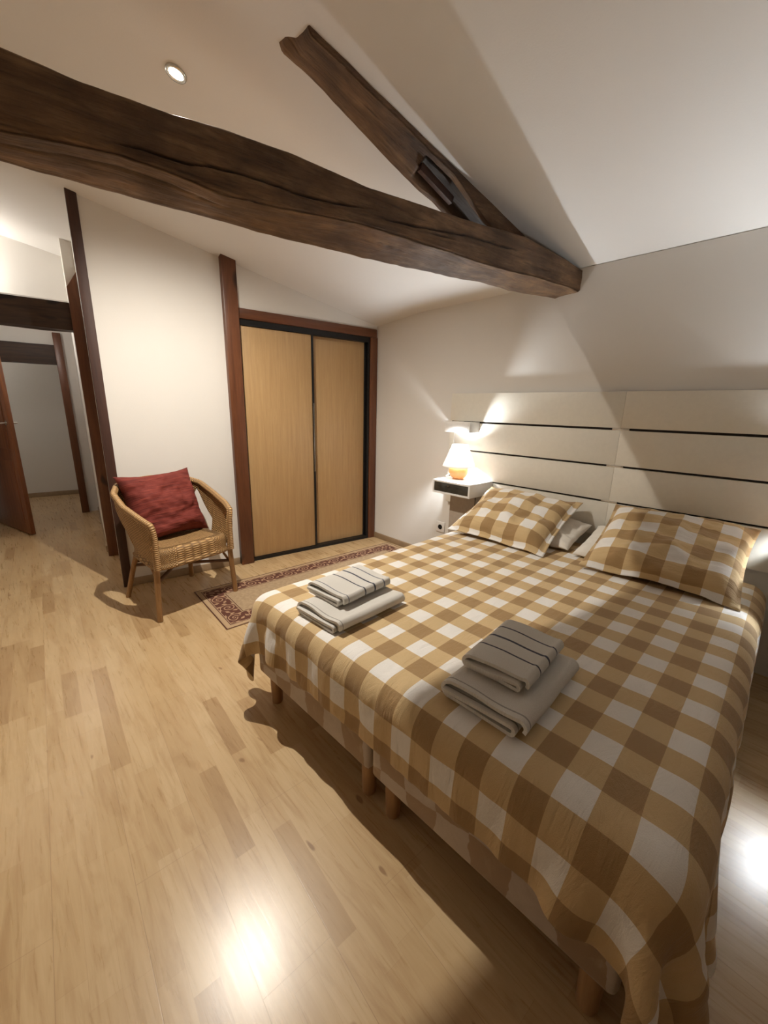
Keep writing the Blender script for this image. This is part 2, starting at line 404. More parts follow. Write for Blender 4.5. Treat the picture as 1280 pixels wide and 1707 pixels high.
def ceiling():
    xs = np.linspace(-1.72, 3.06, 40); ys = np.linspace(-2.3, 5.5, 160)
    P = np.array([[(x, y, ceil_z(x, y)) for y in ys] for x in xs])
    return struct(grid_mesh('ceiling', P, M['ceil'], solid=0.12, offset=1.0 if False else -1.0))
ce = ceiling()
def wbox(name, s0, s1, d0, d1, z0, z1, mat, bevel=0.0, parent=None, z_top=None):
    bm = bmesh.new(); bx(bm, (-s1, d0, z0), (-s0, d1, z1), bevel)
    if parent is not None: return obj(name, bm, mat, parent, angle=40 if bevel else None)
    return obj(name, bm, mat, None, COR, WA, angle=40 if bevel else None)
# make the ceiling slab go upwards only
ce.modifiers['thickness'].offset = 1.0
for p in ce.data.polygons:
    pass
if ce.data.polygons[0].normal.z < 0: ce.data.flip_normals()

struct(box('wall_right', (2.94, -2.3, 0), (3.06, 3.3, 2.33), M['wall']))
# wall with the wardrobe: gable over the wardrobe, wing behind the chair
def wing(name, s0, s1, z0, d0=0.0, d1=0.10, top=0.03):
    bm = bmesh.new(); n = 10
    a = []
    for k in range(n + 1):
        s = s0 + (s1 - s0) * k / n
        col = []
        for d in (d0, d1):
            p = W(s, d); zt = ceil_z(p.x, p.y) + top
            col.append((bm.verts.new((-s, d, z0)), bm.verts.new((-s, d, zt))))
        a.append(col)
    for p, q in zip(a, a[1:]):
        bm.faces.new((p[0][0], q[0][0], q[0][1], p[0][1])); bm.faces.new((p[1][0], p[1][1], q[1][1], q[1][0]))
        bm.faces.new((p[0][1], q[0][1], q[1][1], p[1][1])); bm.faces.new((p[0][0], p[1][0], q[1][0], q[0][0]))
    for c in (a[0], a[-1]): bm.faces.new((c[0][0], c[0][1], c[1][1], c[1][0]))
    return struct(obj(name, bm, M['wall'], None, COR, WA))
wing('wall_far', 0.0, 1.40, 2.16)
wing('wall_alcove', 1.48, 2.394, 0.0)
def wing_d(name, s0, s1, d0, d1, z0, z1=None):
    bm = bmesh.new(); rows = []
    for k in range(9):
        d = d0 + (d1 - d0) * k / 8; col = []
        for s in (s0, s1):
            p = W(s, d); zt = z1 if z1 else ceil_z(p.x, p.y) + 0.03
            col.append((bm.verts.new((-s, d, z0)), bm.verts.new((-s, d, zt))))
        rows.append(col)
    for p, q in zip(rows, rows[1:]):
        bm.faces.new((p[0][0], q[0][0], q[0][1], p[0][1])); bm.faces.new((p[1][0], p[1][1], q[1][1], q[1][0]))
        bm.faces.new((p[0][1], q[0][1], q[1][1], p[1][1])); bm.faces.new((p[0][0], p[1][0], q[1][0], q[0][0]))
    for c in (rows[0], rows[-1]): bm.faces.new((c[0][0], c[0][1], c[1][1], c[1][0]))
    return struct(obj(name, bm, M['wall'], None, COR, WA))
wing_d('wall_return', 2.30, 2.394, 0.10, 0.92, 0.0)
wing_d('wall_corridor', 2.36, 2.47, 0.92, 2.95, 0.0)
struct(wbox('wall_jog', 2.40, 2.59, 2.95, 3.05, 0, 2.4, M['wall']))
wing('wall_upper', 2.47, 3.6, 2.30, 1.40, 1.50)
wing_d('wall_west_corridor', 3.60, 3.70, 1.0, 3.05, 0.0)
wing('wall_west_lintel', 3.60, 4.75, 0.0, 0.90, 1.0)
struct(wbox('ceiling_corridor', 2.40, 3.65, 1.45, 4.4, 2.32, 2.42, M['ceil']))
struct(wbox('wall_over_lintel', 2.59, 3.65, 2.98, 3.06, 2.06, 2.33, M['wall']))
struct(wbox('wall_end', 2.0, 4.7, 4.33, 4.43, 0, 2.5, M['wall']))
struct(wbox('wall_end_east', 2.20, 2.30, 3.05, 4.33, 0, 2.5, M['wall']))
struct(wbox('wall_end_west', 4.3, 4.4, 3.05, 4.33, 0, 2.5, M['wall']))
struct(wbox('ceiling_end', 2.2, 4.4, 3.0, 4.4, 2.42, 2.5, M['ceil']))
struct(wbox('wall_doorway_west', 3.50, 4.4, 2.98, 3.06, 0, 2.4, M['wall']))
def planar_wall(name, a, b, th, mat=None):
    a = Vector(a); b = Vector(b); t = (b - a).normalized(); nn = Vector((-t.y, t.x, 0)) * th
    bm = bmesh.new(); r = []
    for k in range(13):
        p = a.lerp(b, k / 12); q = p + nn
        r.append([bm.verts.new((p.x, p.y, 0)), bm.verts.new((p.x, p.y, ceil_z(p.x, p.y) + 0.03)), bm.verts.new((q.x, q.y, ceil_z(q.x, q.y) + 0.03)), bm.verts.new((q.x, q.y, 0))])
    for p, q in zip(r, r[1:]):
        for k in range(4): bm.faces.new((p[k], p[(k + 1) % 4], q[(k + 1) % 4], q[k]))
    bm.faces.new(r[0]); bm.faces.new(r[-1])
    return struct(obj(name, bm, mat or M['wall']))
planar_wall('wall_left', (-1.65, -2.2, 0), (-1.65, 4.9, 0), 0.08)
planar_wall('wall_back', (3.0, -2.2, 0), (-1.7, -2.2, 0), 0.08, M['taupe'])  # unseen wall behind the camera, dark finish chosen to cut bounced light

# wooden trim round the wardrobe and the passage
struct(wbox('trim_1', 1.392, 1.505, -0.055, 0.10, 0, 2.585, M['post'], 0.006))     # tall post
struct(wbox('trim_2', 0.014, 1.392, -0.02, 0.09, 2.10, 2.178, M['postx'], 0.005))    # lintel over the wardrobe
struct(wbox('trim_3', 0.004, 0.088, -0.02, 0.09, 0, 2.10, M['post'], 0.005))         # jamb in the corner
struct(wbox('trim_4', 2.358, 2.418, -0.014, 0.05, 0, 2.72, M['darkpost'], 0.004))    # dark strip on the wall corner
def post_cut():
    bm = bmesh.new(); vs = bx(bm, (-2.472, 0.85, 0), (-2.385, 0.99, 2.44), 0.006)
    for v in vs:
        if v.co.z > 2.0 and v.co.x < -2.43: v.co.z -= 0.12
    return struct(obj('trim_5', bm, M['post'], None, COR, WA, angle=40))
post_cut()
struct(wbox('trim_6', 2.575, 2.655, 2.88, 3.10, 0, 2.20, M['post'], 0.006))
for nm, a in (('baseboard_right', None),):
    struct(box(nm, (2.926, 1.9, 0), (2.942, 3.24, 0.062), M['skirt'], bevel=0.003))
struct(wbox('baseboard_alcove', 1.507, 2.356, -0.013, 0.003, 0, 0.062, M['skirt'], 0.003))
struct(wbox('baseboard_corridor', 2.468, 2.482, 1.0, 2.88, 0, 0.062, M['skirt'], 0.003))
struct(wbox('baseboard_end', 2.305, 4.29, 4.316, 4.332, 0, 0.066, M['skirt'], 0.003))

# lintel beams of the passage
def rough_bar(name, s0, s1, d0, d1, z0, z1, label):
    n = 40; m = 24; P = np.zeros((n, m, 3))
    for i in range(n):
        s = s0 + (s1 - s0) * i / (n - 1)
        for j in range(m):
            q = j / m * 4; k = int(q); u = q - k
            cc = [(d0, z0), (d1, z0), (d1, z1), (d0, z1)]
            a, b = cc[k], cc[(k + 1) % 4]
            d = a[0] + (b[0] - a[0]) * u; z = a[1] + (b[1] - a[1]) * u
            nz = noise.noise(Vector((s * 3, d * 9, z * 9))) * 0.007
            P[i, j] = (-s, d + nz, z + nz)
    bm = bmesh.new()
    V = [[bm.verts.new(P[i, j]) for j in range(m)] for i in range(n)]
    for i in range(n - 1):
        for j in range(m): bm.faces.new((V[i][j], V[i + 1][j], V[i + 1][(j + 1) % m], V[i][(j + 1) % m]))
    bm.faces.new(V[0]); bm.faces.new(V[-1])
    o = obj(name, bm, M['darkbeam'], None, COR, WA, angle=35)
    return finish(o, label, 'beam')
rough_bar('lintel_beam', 2.465, 3.61, 0.895, 1.05, 1.992, 2.203, 'dark rough lintel beam over the passage opening, below the bright upper wall')
rough_bar('lintel_beam', 2.65, 3.52, 2.92, 3.06, 1.842, 2.062, 'nearly black lintel beam over the far inner doorway with the open door')

# ------------------------------------------------------------------ tie beam and rafter
def interp(t, tab): return float(np.interp(t, [a for a, b in tab], [b for a, b in tab]))
TH = math.radians(9.0)
BE = Vector((-math.cos(TH), math.sin(TH), 0)); BN = Vector((math.sin(TH), math.cos(TH), 0)); BOO = Vector((2.94, 1.265, 0))
def tie_beam():
    top = [(-0.1, 2.318), (0.0, 2.322), (0.2, 2.348), (0.576, 2.382), (0.97, 2.357), (1.3, 2.347), (1.63, 2.335), (1.8, 2.344), (2.0, 2.352), (2.25, 2.346), (2.39, 2.335), (2.63, 2.328), (2.81, 2.338), (3.4, 2.35), (4.6, 2.35)]
    bot = [(-0.1, 2.193), (0.0, 2.193), (0.12, 2.203), (0.43, 2.201), (0.7, 2.189), (0.95, 2.184), (1.43, 2.192), (1.69, 2.187), (1.91, 2.170), (2.1, 2.152), (2.26, 2.145), (2.39, 2.163), (2.56, 2.172), (2.7, 2.16), (2.84, 2.141), (3.4, 2.14), (4.6, 2.14)]
    rear = [(-0.1, 2.176), (0.075, 2.173), (0.36, 2.155), (0.50, 2.146), (0.80, 2.150), (1.03, 2.135), (1.575, 2.118), (1.94, 2.117), (2.21, 2.121), (2.39, 2.120), (2.56, 2.126), (2.87, 2.130), (4.6, 2.13)]
    cracks_f = [[(2.63, 2.19), (2.5, 2.203), (2.42, 2.201), (2.36, 2.201), (2.29, 2.217), (2.16, 2.224), (2.0, 2.222), (1.96, 2.22), (1.81, 2.231), (1.62, 2.254)],
                [(1.62, 2.240), (1.55, 2.233), (1.29, 2.255), (1.04, 2.282), (0.79, 2.290), (0.6, 2.300)], [(1.35, 2.232), (1.2, 2.243), (1.08, 2.250)], [(0.5, 2.245), (0.3, 2.25)]]
    cracks_b = [[(3.3, 0.30), (2.85, 0.37), (2.78, 0.38), (2.62, 0.34), (2.4, 0.33), (2.15, 0.45)], [(1.6, 0.35), (1.35, 0.5)], [(0.75, 0.5), (0.6, 0.55)]]
    nS = 470; nf, nb, nr, nt = 44, 26, 12, 10
    m = nf + nb + nr + nt
    P = np.zeros((nS, m, 3)); CK = np.zeros((nS, m)); UV = np.zeros((nS, m, 2))
    def crackdepth(s, q, cracks, wd):
        best = 0.0
        for c in cracks:
            ss = [a for a, b in c]; lo, hi = min(ss), max(ss)
            if s < lo or s > hi: continue
            cs = sorted(c); z = np.interp(s, [a for a, b in cs], [b for a, b in cs]) + 0.004 * noise.noise(Vector((s * 14, 3.1, 0)))
            tap = min(1, (s - lo) / 0.12, (hi - s) / 0.12)
            w = wd * (0.35 + 0.65 * tap) * (0.6 + 0.6 * abs(noise.noise(Vector((s * 6, 8.0, 0)))))
            best = max(best, math.exp(-((q - z) / w) ** 2) * tap)
        return best
    for i in range(nS):
        s = -0.03 + 4.66 * i / (nS - 1)
        zt, zb, zr = interp(s, top), interp(s, bot), interp(s, rear)
        wd = 0.175 + 0.007 * s
        base = BOO + BE * s
        for j in range(m):
            if j < nf:
                u = j / (nf - 1); off = 0.0; z = zt + (zb - zt) * u
                c = crackdepth(s, z, cracks_f, 0.0045); CK[i, j] = c
                rnd = 0.012 * (max(0, 1 - u / 0.06) + max(0, 1 - (1 - u) / 0.05)) ** 2
                dd = rnd + c * 0.015 + 0.006 * noise.noise(Vector((s * 3.5, z * 9, 0.3))) + 0.0035 * noise.noise(Vector((s * 14, z * 40, 2.3)))
                p = base + BN * (off + dd); p.z = z; UV[i, j] = (s, z)
            elif j < nf + nb:
                u = (j - nf + 1) / nb; off = wd * u; z = zb + (zr - zb) * u
                c = crackdepth(s, u, cracks_b, 0.022); CK[i, j] = c
                rnd = 0.010 * max(0, 1 - (1 - u) / 0.07) ** 2
                p = base + BN * off; p.z = z + rnd + c * 0.012 + 0.005 * noise.noise(Vector((s * 4, off * 10, 5.3))) + 0.003 * noise.noise(Vector((s * 15, off * 45, 7.3))); UV[i, j] = (s, 2.0 - off)
            elif j < nf + nb + nr:
                u = (j - nf - nb + 1) / nr; z = zr + (zt - zr) * u
                p = base + BN * (wd + 0.004 * noise.noise(Vector((s * 5, z * 12, 1)))); p.z = z; UV[i, j] = (s, z + 1)
            else:
                u = (j - nf - nb - nr + 1) / (nt + 1); p = base + BN * (wd * (1 - u)); p.z = zt + 0.004 * noise.noise(Vector((s * 5, u * 3, 9))); UV[i, j] = (s, 3 + u * wd)
            P[i, j] = p
    P = P.transpose(1, 0, 2); CK = CK.T; UV = UV.transpose(1, 0, 2)
    o = grid_mesh('tie_beam', P, M['beam'], None, UV, close_u=True)
    at = o.data.attributes.new('crack', 'FLOAT', 'POINT'); at.data.foreach_set('value', CK.ravel())
    return finish(o, 'massive rough hewn tie beam with a long crack crossing the room under the ceiling', 'beam')
tie_beam()
def rafter():
    t2 = TH - 0.03
    A = BOO + BN * 0.137; ed = Vector((-math.cos(t2), math.sin(t2), 0)); nn = Vector((math.sin(t2), math.cos(t2), 0))
    front = [(0.2, 2.24), (0.5, 2.335), (0.797, 2.449), (1.055, 2.586), (1.303, 2.660), (1.40, 2.686), (1.6, 2.738), (1.75, 2.778), (1.862, 2.806), (1.885, 2.86), (2.0, 3.0)]
    rear = [(0.2, 2.22), (0.5, 2.31), (1.053, 2.503), (1.163, 2.535), (1.364, 2.607), (1.575, 2.693), (1.785, 2.775), (1.915, 2.812), (1.94, 2.87), (2.0, 3.0)]
    nS = 170; nf, nb, nr = 14, 26, 8; m = nf + nb + nr
    P = np.zeros((nS, m, 3)); UV = np.zeros((nS, m, 2)); CK = np.zeros((nS, m)); wd = 0.158
    for i in range(nS):
        r = 0.22 + 1.76 * i / (nS - 1); zf, zr = interp(r, front), interp(r, rear)
        base = A + ed * r
        for j in range(m):
            if j < nf:
                u = j / (nf - 1); zt = ceil_z(base.x, base.y) + 0.05
                z = max(zt, zf + 0.02) + (zf - max(zt, zf + 0.02)) * u
                p = base + nn * (0.004 * noise.noise(Vector((r * 6, z * 12, 4))) + 0.008 * max(0, 1 - (1 - u) / 0.15) ** 2); p.z = z; UV[i, j] = (r + 5, z)
            elif j < nf + nb:
                u = (j - nf + 1) / nb
                z = zf + (zr - zf) * u + (0.006 if r < 1.2 else 0.003) * noise.noise(Vector((r * 6, u * 3, 14))) + 0.002 * noise.noise(Vector((r * 20, u * 9, 4)))
                # long mortise cut in the underside, its shade painted into the colour
                rr = 0.83 - 0.45 * (u - 0.3)
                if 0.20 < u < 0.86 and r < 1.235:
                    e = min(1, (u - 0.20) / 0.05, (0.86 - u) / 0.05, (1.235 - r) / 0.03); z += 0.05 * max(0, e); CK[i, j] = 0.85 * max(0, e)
                p = base + nn * (wd * u); p.z = z; UV[i, j] = (r + 5, 2 - wd * u)
            else:
                u = (j - nf - nb + 1) / nr; q = base + nn * wd; zt = max(ceil_z(q.x, q.y) + 0.05, zr + 0.02)
                p = q; p.z = zr + (zt - zr) * u; UV[i, j] = (r + 5, p.z + 1)
            P[i, j] = p
    o = grid_mesh('rafter_beam', P.transpose(1, 0, 2), M['beam'], None, UV.transpose(1, 0, 2), close_u=True)
    at = o.data.attributes.new('crack', 'FLOAT', 'POINT'); at.data.foreach_set('value', CK.T.ravel())  # here the attribute carries the painted shade of the mortise
    finish(o, 'shorter dark rafter sloping under the ceiling down onto the tie beam', 'beam')
    bm = bmesh.new()
    a = A + ed * 1.235 + nn * 0.075; b = A + ed * 0.99 + nn * 0.083
    a.z = 2.592; b.z = 2.508
    x = (b - a).normalized(); y = nn; z = x.cross(y)
    Mx = Matrix(((x.x, y.x, z.x, a.x), (x.y, y.y, z.y, a.y), (x.z, y.z, z.z, a.z), (0, 0, 0, 1)))
    bx(bm, (0, -0.014, -0.018), (0.25, 0.014, 0.02), 0.003, M=Mx)
    obj('wedge', bm, M['darkpost'], o, angle=40)['label'] = 'narrow wooden wedge left in the mortise'
rafter()

# ================================================================== WARDROBE
wr = thing('sliding_wardrobe', 'built-in wardrobe with two pale beech sliding doors in black metal frames', 'wardrobe', COR, WA)
bm = bmesh.new()
bx(bm, (-1.392, -0.005, 2.052), (-0.088, 0.075, 2.10)); bx(bm, (-1.392, -0.012, 0.0), (-0.088, 0.075, 0.032))
bx(bm, (-1.392, -0.005, 0.03), (-1.383, 0.075, 2.06)); bx(bm, (-0.110, -0.005, 0.03), (-0.088, 0.075, 2.06))
obj('frame', bm, M['black'], wr)
for s0, s1, d in ((0.715, 1.382, 0.005), (0.110, 0.742, 0.038)):
    dr = box('door', (-s1 + 0.006, d, 0.034), (-s0 - 0.006, d + 0.022, 2.05), M['beech'], wr, 0.001)
    bm = bmesh.new()
    bx(bm, (-s0 - 0.020, d - 0.010, 0.034), (-s0 + 0.0, d + 0.024, 2.05), 0.003); bx(bm, (-s1, d - 0.010, 0.034), (-s1 + 0.010, d + 0.024, 2.05), 0.003)
    obj('door_edge', bm, M['black'], dr, angle=40)
    if s0 > 0.5:
        o = box('edge_grip', (-s0 - 0.014, d - 0.015, 0.80), (-s0 - 0.008, d - 0.009, 1.45), M['chrome'], dr, 0.002); o['label'] = 'bright metal grip line on the black door edge'

# ================================================================== OPEN DOOR in the passage
hp = W(3.48, 2.93); fe = Vector((0.114, 5.63, 0)); dv = fe - hp; dl = dv.length; da = math.atan2(dv.y, dv.x)
door = box('door_1', (0, -0.02, 0.008), (dl, 0.02, 1.835), M['doorwood'], None, 0.003, loc=(hp.x, hp.y, 0), rotz=da)
door['kind'] = 'structure'
bm = bmesh.new()
for x0, x1, z0, z1 in ((0.10, dl - 0.10, 0.12, 0.80), (0.10, dl - 0.10, 0.92, 1.72)):
    for sgn in (-1, 1): bx(bm, (x0, sgn * 0.0205 - 0.006, z0), (x1, sgn * 0.0205 + 0.006, z1), 0.005)
obj('door_panel', bm, M['doorwood'], door, angle=40)
for sgn in (-1, 1):
    bm = bmesh.new(); hx = dl - 0.055
    tube(bm, [(hx, sgn * 0.02, 1.19), (hx, sgn * 0.065, 1.19)], 0.009); tube(bm, [(hx + 0.006, sgn * 0.062, 1.19), (hx - 0.12, sgn * 0.062, 1.19)], 0.008)
    tube(bm, [(hx, sgn * 0.018, 1.19), (hx, sgn * 0.026, 1.19)], 0.024, 16)
    o = obj('door_handle', bm, M['chrome'], door, angle=40); o['label'] = 'bright metal lever handle'

# ================================================================== HEADBOARD
hb = thing('headboard', 'wide cream panelled headboard with dark horizontal gaps along the wall behind the bed', 'headboard', (2.94, 0.875, 0.0))
HW = 1.358
o = box('backing_board', (-0.014, -HW, 0.60), (-0.001, HW, 1.548), M['gap'], hb); o['label'] = 'dark backing seen in the gaps'
rows = ((0.605, 0.838), (0.852, 1.076), (1.090, 1.313), (1.328, 1.553))
for z0, z1 in rows:
    box('panel', (-0.040, 0.0006, z0), (-0.012, HW, z1), M['head'], hb, 0.0008)
    box('panel', (-0.040, -HW, z0), (-0.012, -0.0006, z1), M['head'], hb, 0.0008)
for zc in (0.845, 1.083, 1.3205):
    for y in (0.0, 1.27, -1.27):
        o = box('spacer', (-0.037, y - 0.05, zc - 0.0075), (-0.012, y + 0.05, zc + 0.0075), M['chrome'], hb, 0.001); o['label'] = 'short bright metal spacer in the dark gap'

# ------------------------------------------------------------------ nightstand, sconce, lamp (the pair stands mirrored about the headboard's middle)
def copy_tree(o, parent=None):
    c = o.copy(); COL.objects.link(c)
    if parent is not None: c.parent = parent
    for ch in list(o.children): copy_tree(ch, c)
    return c
ns = thing('nightstand', 'white floating nightstand with dark glass front under the lit lamp, by the wardrobe corner', 'nightstand', (2.755, 1.965, 0.0), 0, 'bedside nightstands')
X0, X1, Y0, Y1 = -0.175, 0.140, -0.205, 0.165
bm = bmesh.new()
bx(bm, (X0, Y0, 0.842), (X1, Y1, 0.857), 0.002); bx(bm, (X0, Y0, 0.750), (X1, Y1, 0.765), 0.002)
bx(bm, (X0, Y0, 0.764), (X1, Y0 + 0.016, 0.843), 0.001); bx(bm, (X0, Y1 - 0.016, 0.764), (X1, Y1, 0.843), 0.001); bx(bm, (X1 - 0.016, Y0, 0.764), (X1, Y1, 0.843))
obj('body', bm, M['white'], ns, angle=40)
dw = box('drawer_front', (X0 + 0.004, Y0 + 0.017, 0.766), (X0 + 0.016, Y1 - 0.017, 0.841), M['glassdark'], ns, 0.001); dw['label'] = 'smoked glass front'
bm = bmesh.new(); tube(bm, [(X0 + 0.005, 0.0, 0.822), (X0 - 0.006, 0.0, 0.822)], 0.005, 12); obj('knob', bm, M['chrome'], dw)
bm = bmesh.new(); bx(bm, (-0.03, -0.165, 0.0), (0.142, 0.085, 0.750), 0.002)
pd = obj('pedestal', bm, M['taupe'], ns, angle=40); pd['label'] = 'taupe support column'
o = box('groove', (-0.0315, -0.167, 0.0), (-0.0285, -0.162, 0.750), M['gap'], pd)
cb_ = box('cable_box', (0.155, 0.09, 0.46), (0.184, 0.165, 0.585), M['plastic'], ns, 0.004); cb_['label'] = 'flat white cable box on the wall'
sc = thing('wall_sconce', 'small white box wall light on the headboard above the lit bedside lamp', 'wall light', (2.90, 2.08, 1.24), 0, 'box wall lights on the headboard')
box('body', (-0.140, -0.140, 0.0), (0.0, 0.10, 0.084), M['white'], sc, 0.002)
o = box('end_cap', (-0.140, -0.150, 0.0), (0.0, -0.144, 0.084), M['white'], sc, 0.002)
o = box('seam', (-0.136, -0.1445, 0.002), (-0.002, -0.1395, 0.082), M['taupe'], sc)
bm = bmesh.new(); tube(bm, smoothpath([(-0.006, 0.092, 0.0), (-0.006, 0.10, -0.15), (-0.006, 0.104, -0.33), (-0.006, 0.10, -0.382)], 12), 0.0035, 8); obj('cord', bm, M['plastic'], sc, smooth=True)

EM = emit('glowing_bulb', (0.90, 0.96, 1.0), 1150.0); EM2 = emit('glowing_bulb_brighter', (0.90, 0.96, 1.0), 1500.0)
lp = thing('table_lamp', 'lit table lamp with round orange base and white shade on the nightstand', 'lamp', (2.762, 2.010, 0.857), 0, 'bedside table lamps')
bm = bmesh.new()
prof = [(0.0005, 0.0), (0.048, 0.0)] + [(0.080 * math.cos(a), 0.068 + 0.074 * math.sin(a)) for a in np.linspace(math.radians(-62), math.radians(68), 18)] + [(0.020, 0.139), (0.016, 0.142)]
lathe(bm, prof, 40); obj('base', bm, M['ceramic'], lp, smooth=True)
bm = bmesh.new(); lathe(bm, [(0.012, 0.14), (0.014, 0.145), (0.014, 0.171), (0.010, 0.173)], 20); obj('neck', bm, M['brass'], lp, angle=40)
n = 48; P = np.zeros((n, 14, 3))
for i in range(n):
    for j in range(14):
        v = j / 13; r = 0.136 - 0.070 * v ** 0.92; a = 2 * PI * i / n
        P[i, j] = (r * math.cos(a), r * math.sin(a), 0.105 + 0.178 * v)
grid_mesh('lamp_shade', P, M['shade'], lp, close_u=True, solid=0.002)
bm = bmesh.new(); lathe(bm, [(0.002, 0.172), (0.012, 0.174), (0.014, 0.186), (0.026, 0.206), (0.029, 0.220), (0.024, 0.236), (0.012, 0.246), (0.001, 0.248)], 24); obj('bulb', bm, EM, lp, smooth=True)
bm = bmesh.new(); tube(bm, smoothpath([(0.0, 0.075, 0.014), (-0.01, 0.115, 0.006), (0.02, 0.140, 0.006), (0.075, 0.145, 0.03), (0.085, 0.145, 0.16)], 16), 0.003, 8); obj('cord', bm, M['plastic'], lp, smooth=True)
# the pair on the other side of the bed
def mirror_y(o, label, dy=None):
    c = copy_tree(o); c.location.y = 1.75 - o.location.y; c['label'] = label; return c
n2 = mirror_y(ns, 'white floating nightstand beside the headboard end away from the wardrobe'); n2.location.y -= 0.02
s2 = mirror_y(sc, 'small white box wall light at the headboard end away from the wardrobe')
l2 = mirror_y(lp, 'lit table lamp with orange base beside the bed, on the side away from the wardrobe')
for c in l2.children:
    if c.name.startswith('bulb'): c.data = c.data.copy(); c.data.materials[0] = EM2

# sockets beside the bed
sk = thing('wall_socket', 'white wall socket low on the wall between wardrobe and bed', 'socket', (2.94, 2.30, 0.335))
box('plate', (-0.012, -0.05, -0.05), (0.0, 0.05, 0.05), M['plastic'], sk, 0.004)
bm = bmesh.new(); tube(bm, [(-0.0105, 0, 0), (-0.0135, 0, 0)], 0.024, 20); o = obj('socket_hole', bm, M['black'], sk); o['label'] = 'round black socket hole'
# ================================================================== BED
def uvbox(name, lo, hi, mat, parent, r=0.02):
    bm = bmesh.new(); bx(bm, lo, hi, r, 3)
    uv = bm.loops.layers.uv.new('UVMap')
    for f in bm.faces:
        nn = f.normal
        for l in f.loops:
            c = l.vert.co
            l[uv].uv = (c.y, c.z) if abs(nn.x) > 0.6 else ((c.x, c.z) if abs(nn.y) > 0.6 else (c.x, c.y))
    return obj(name, bm, mat, parent, angle=50)
def box_spring(yc, label):
    t = thing('box_spring', label, 'bed base', B(0, yc), BA, 'twin bed bases')
    uvbox('body', (0.0, -0.391, 0.172), (1.98, 0.391, 0.344), M['damask'], t, 0.018)
    bm = bmesh.new()
    for z in (0.176, 0.340):
        c = [(0.012, -0.379), (1.968, -0.379), (1.968, 0.379), (0.012, 0.379), (0.012, -0.379)]
        tube(bm, [(x, y, z) for x, y in c], 0.006, 6)
    obj('piping', bm, M['damask'], t, smooth=True)
    for x in (0.06, 1.90):
        for y in (-0.335, 0.335):
            bm = bmesh.new(); lathe(bm, [(0.024, 0.0), (0.026, 0.006), (0.031, 0.174)], 20, (x, y, 0)); obj('leg', bm, M['legwood'], t, angle=50)
    return t
box_spring(0.398, 'damask covered bed base on short legs at the foot, half nearer the wardrobe')
box_spring(-0.398, 'damask covered bed base on short legs at the foot, half nearer the viewer')
mt = thing('mattress', 'white mattress lying on the two bed bases under the gingham bedspread', 'mattress', B(0, 0, 0.345), BA)
MX0, MX1, MY, MZ = -0.012, 2.02, 0.812, 0.552
bm = bmesh.new(); bx(bm, (MX0 + 0.008, -MY + 0.008, 0.001), (MX1, MY - 0.008, MZ - 0.345 - 0.008), 0.05, 4); obj('body', bm, M['mattress'], mt, angle=50)
bm = bmesh.new()
for z in (0.03, 0.17):
    c = [(MX0 + 0.03, -MY + 0.02), (MX1 - 0.03, -MY + 0.02), (MX1 - 0.03, MY - 0.02), (MX0 + 0.03, MY - 0.02), (MX0 + 0.03, -MY + 0.02)]
    tube(bm, [(x, y, z) for x, y in c], 0.006, 6)
obj('piping', bm, M['mattress'], mt, smooth=True)

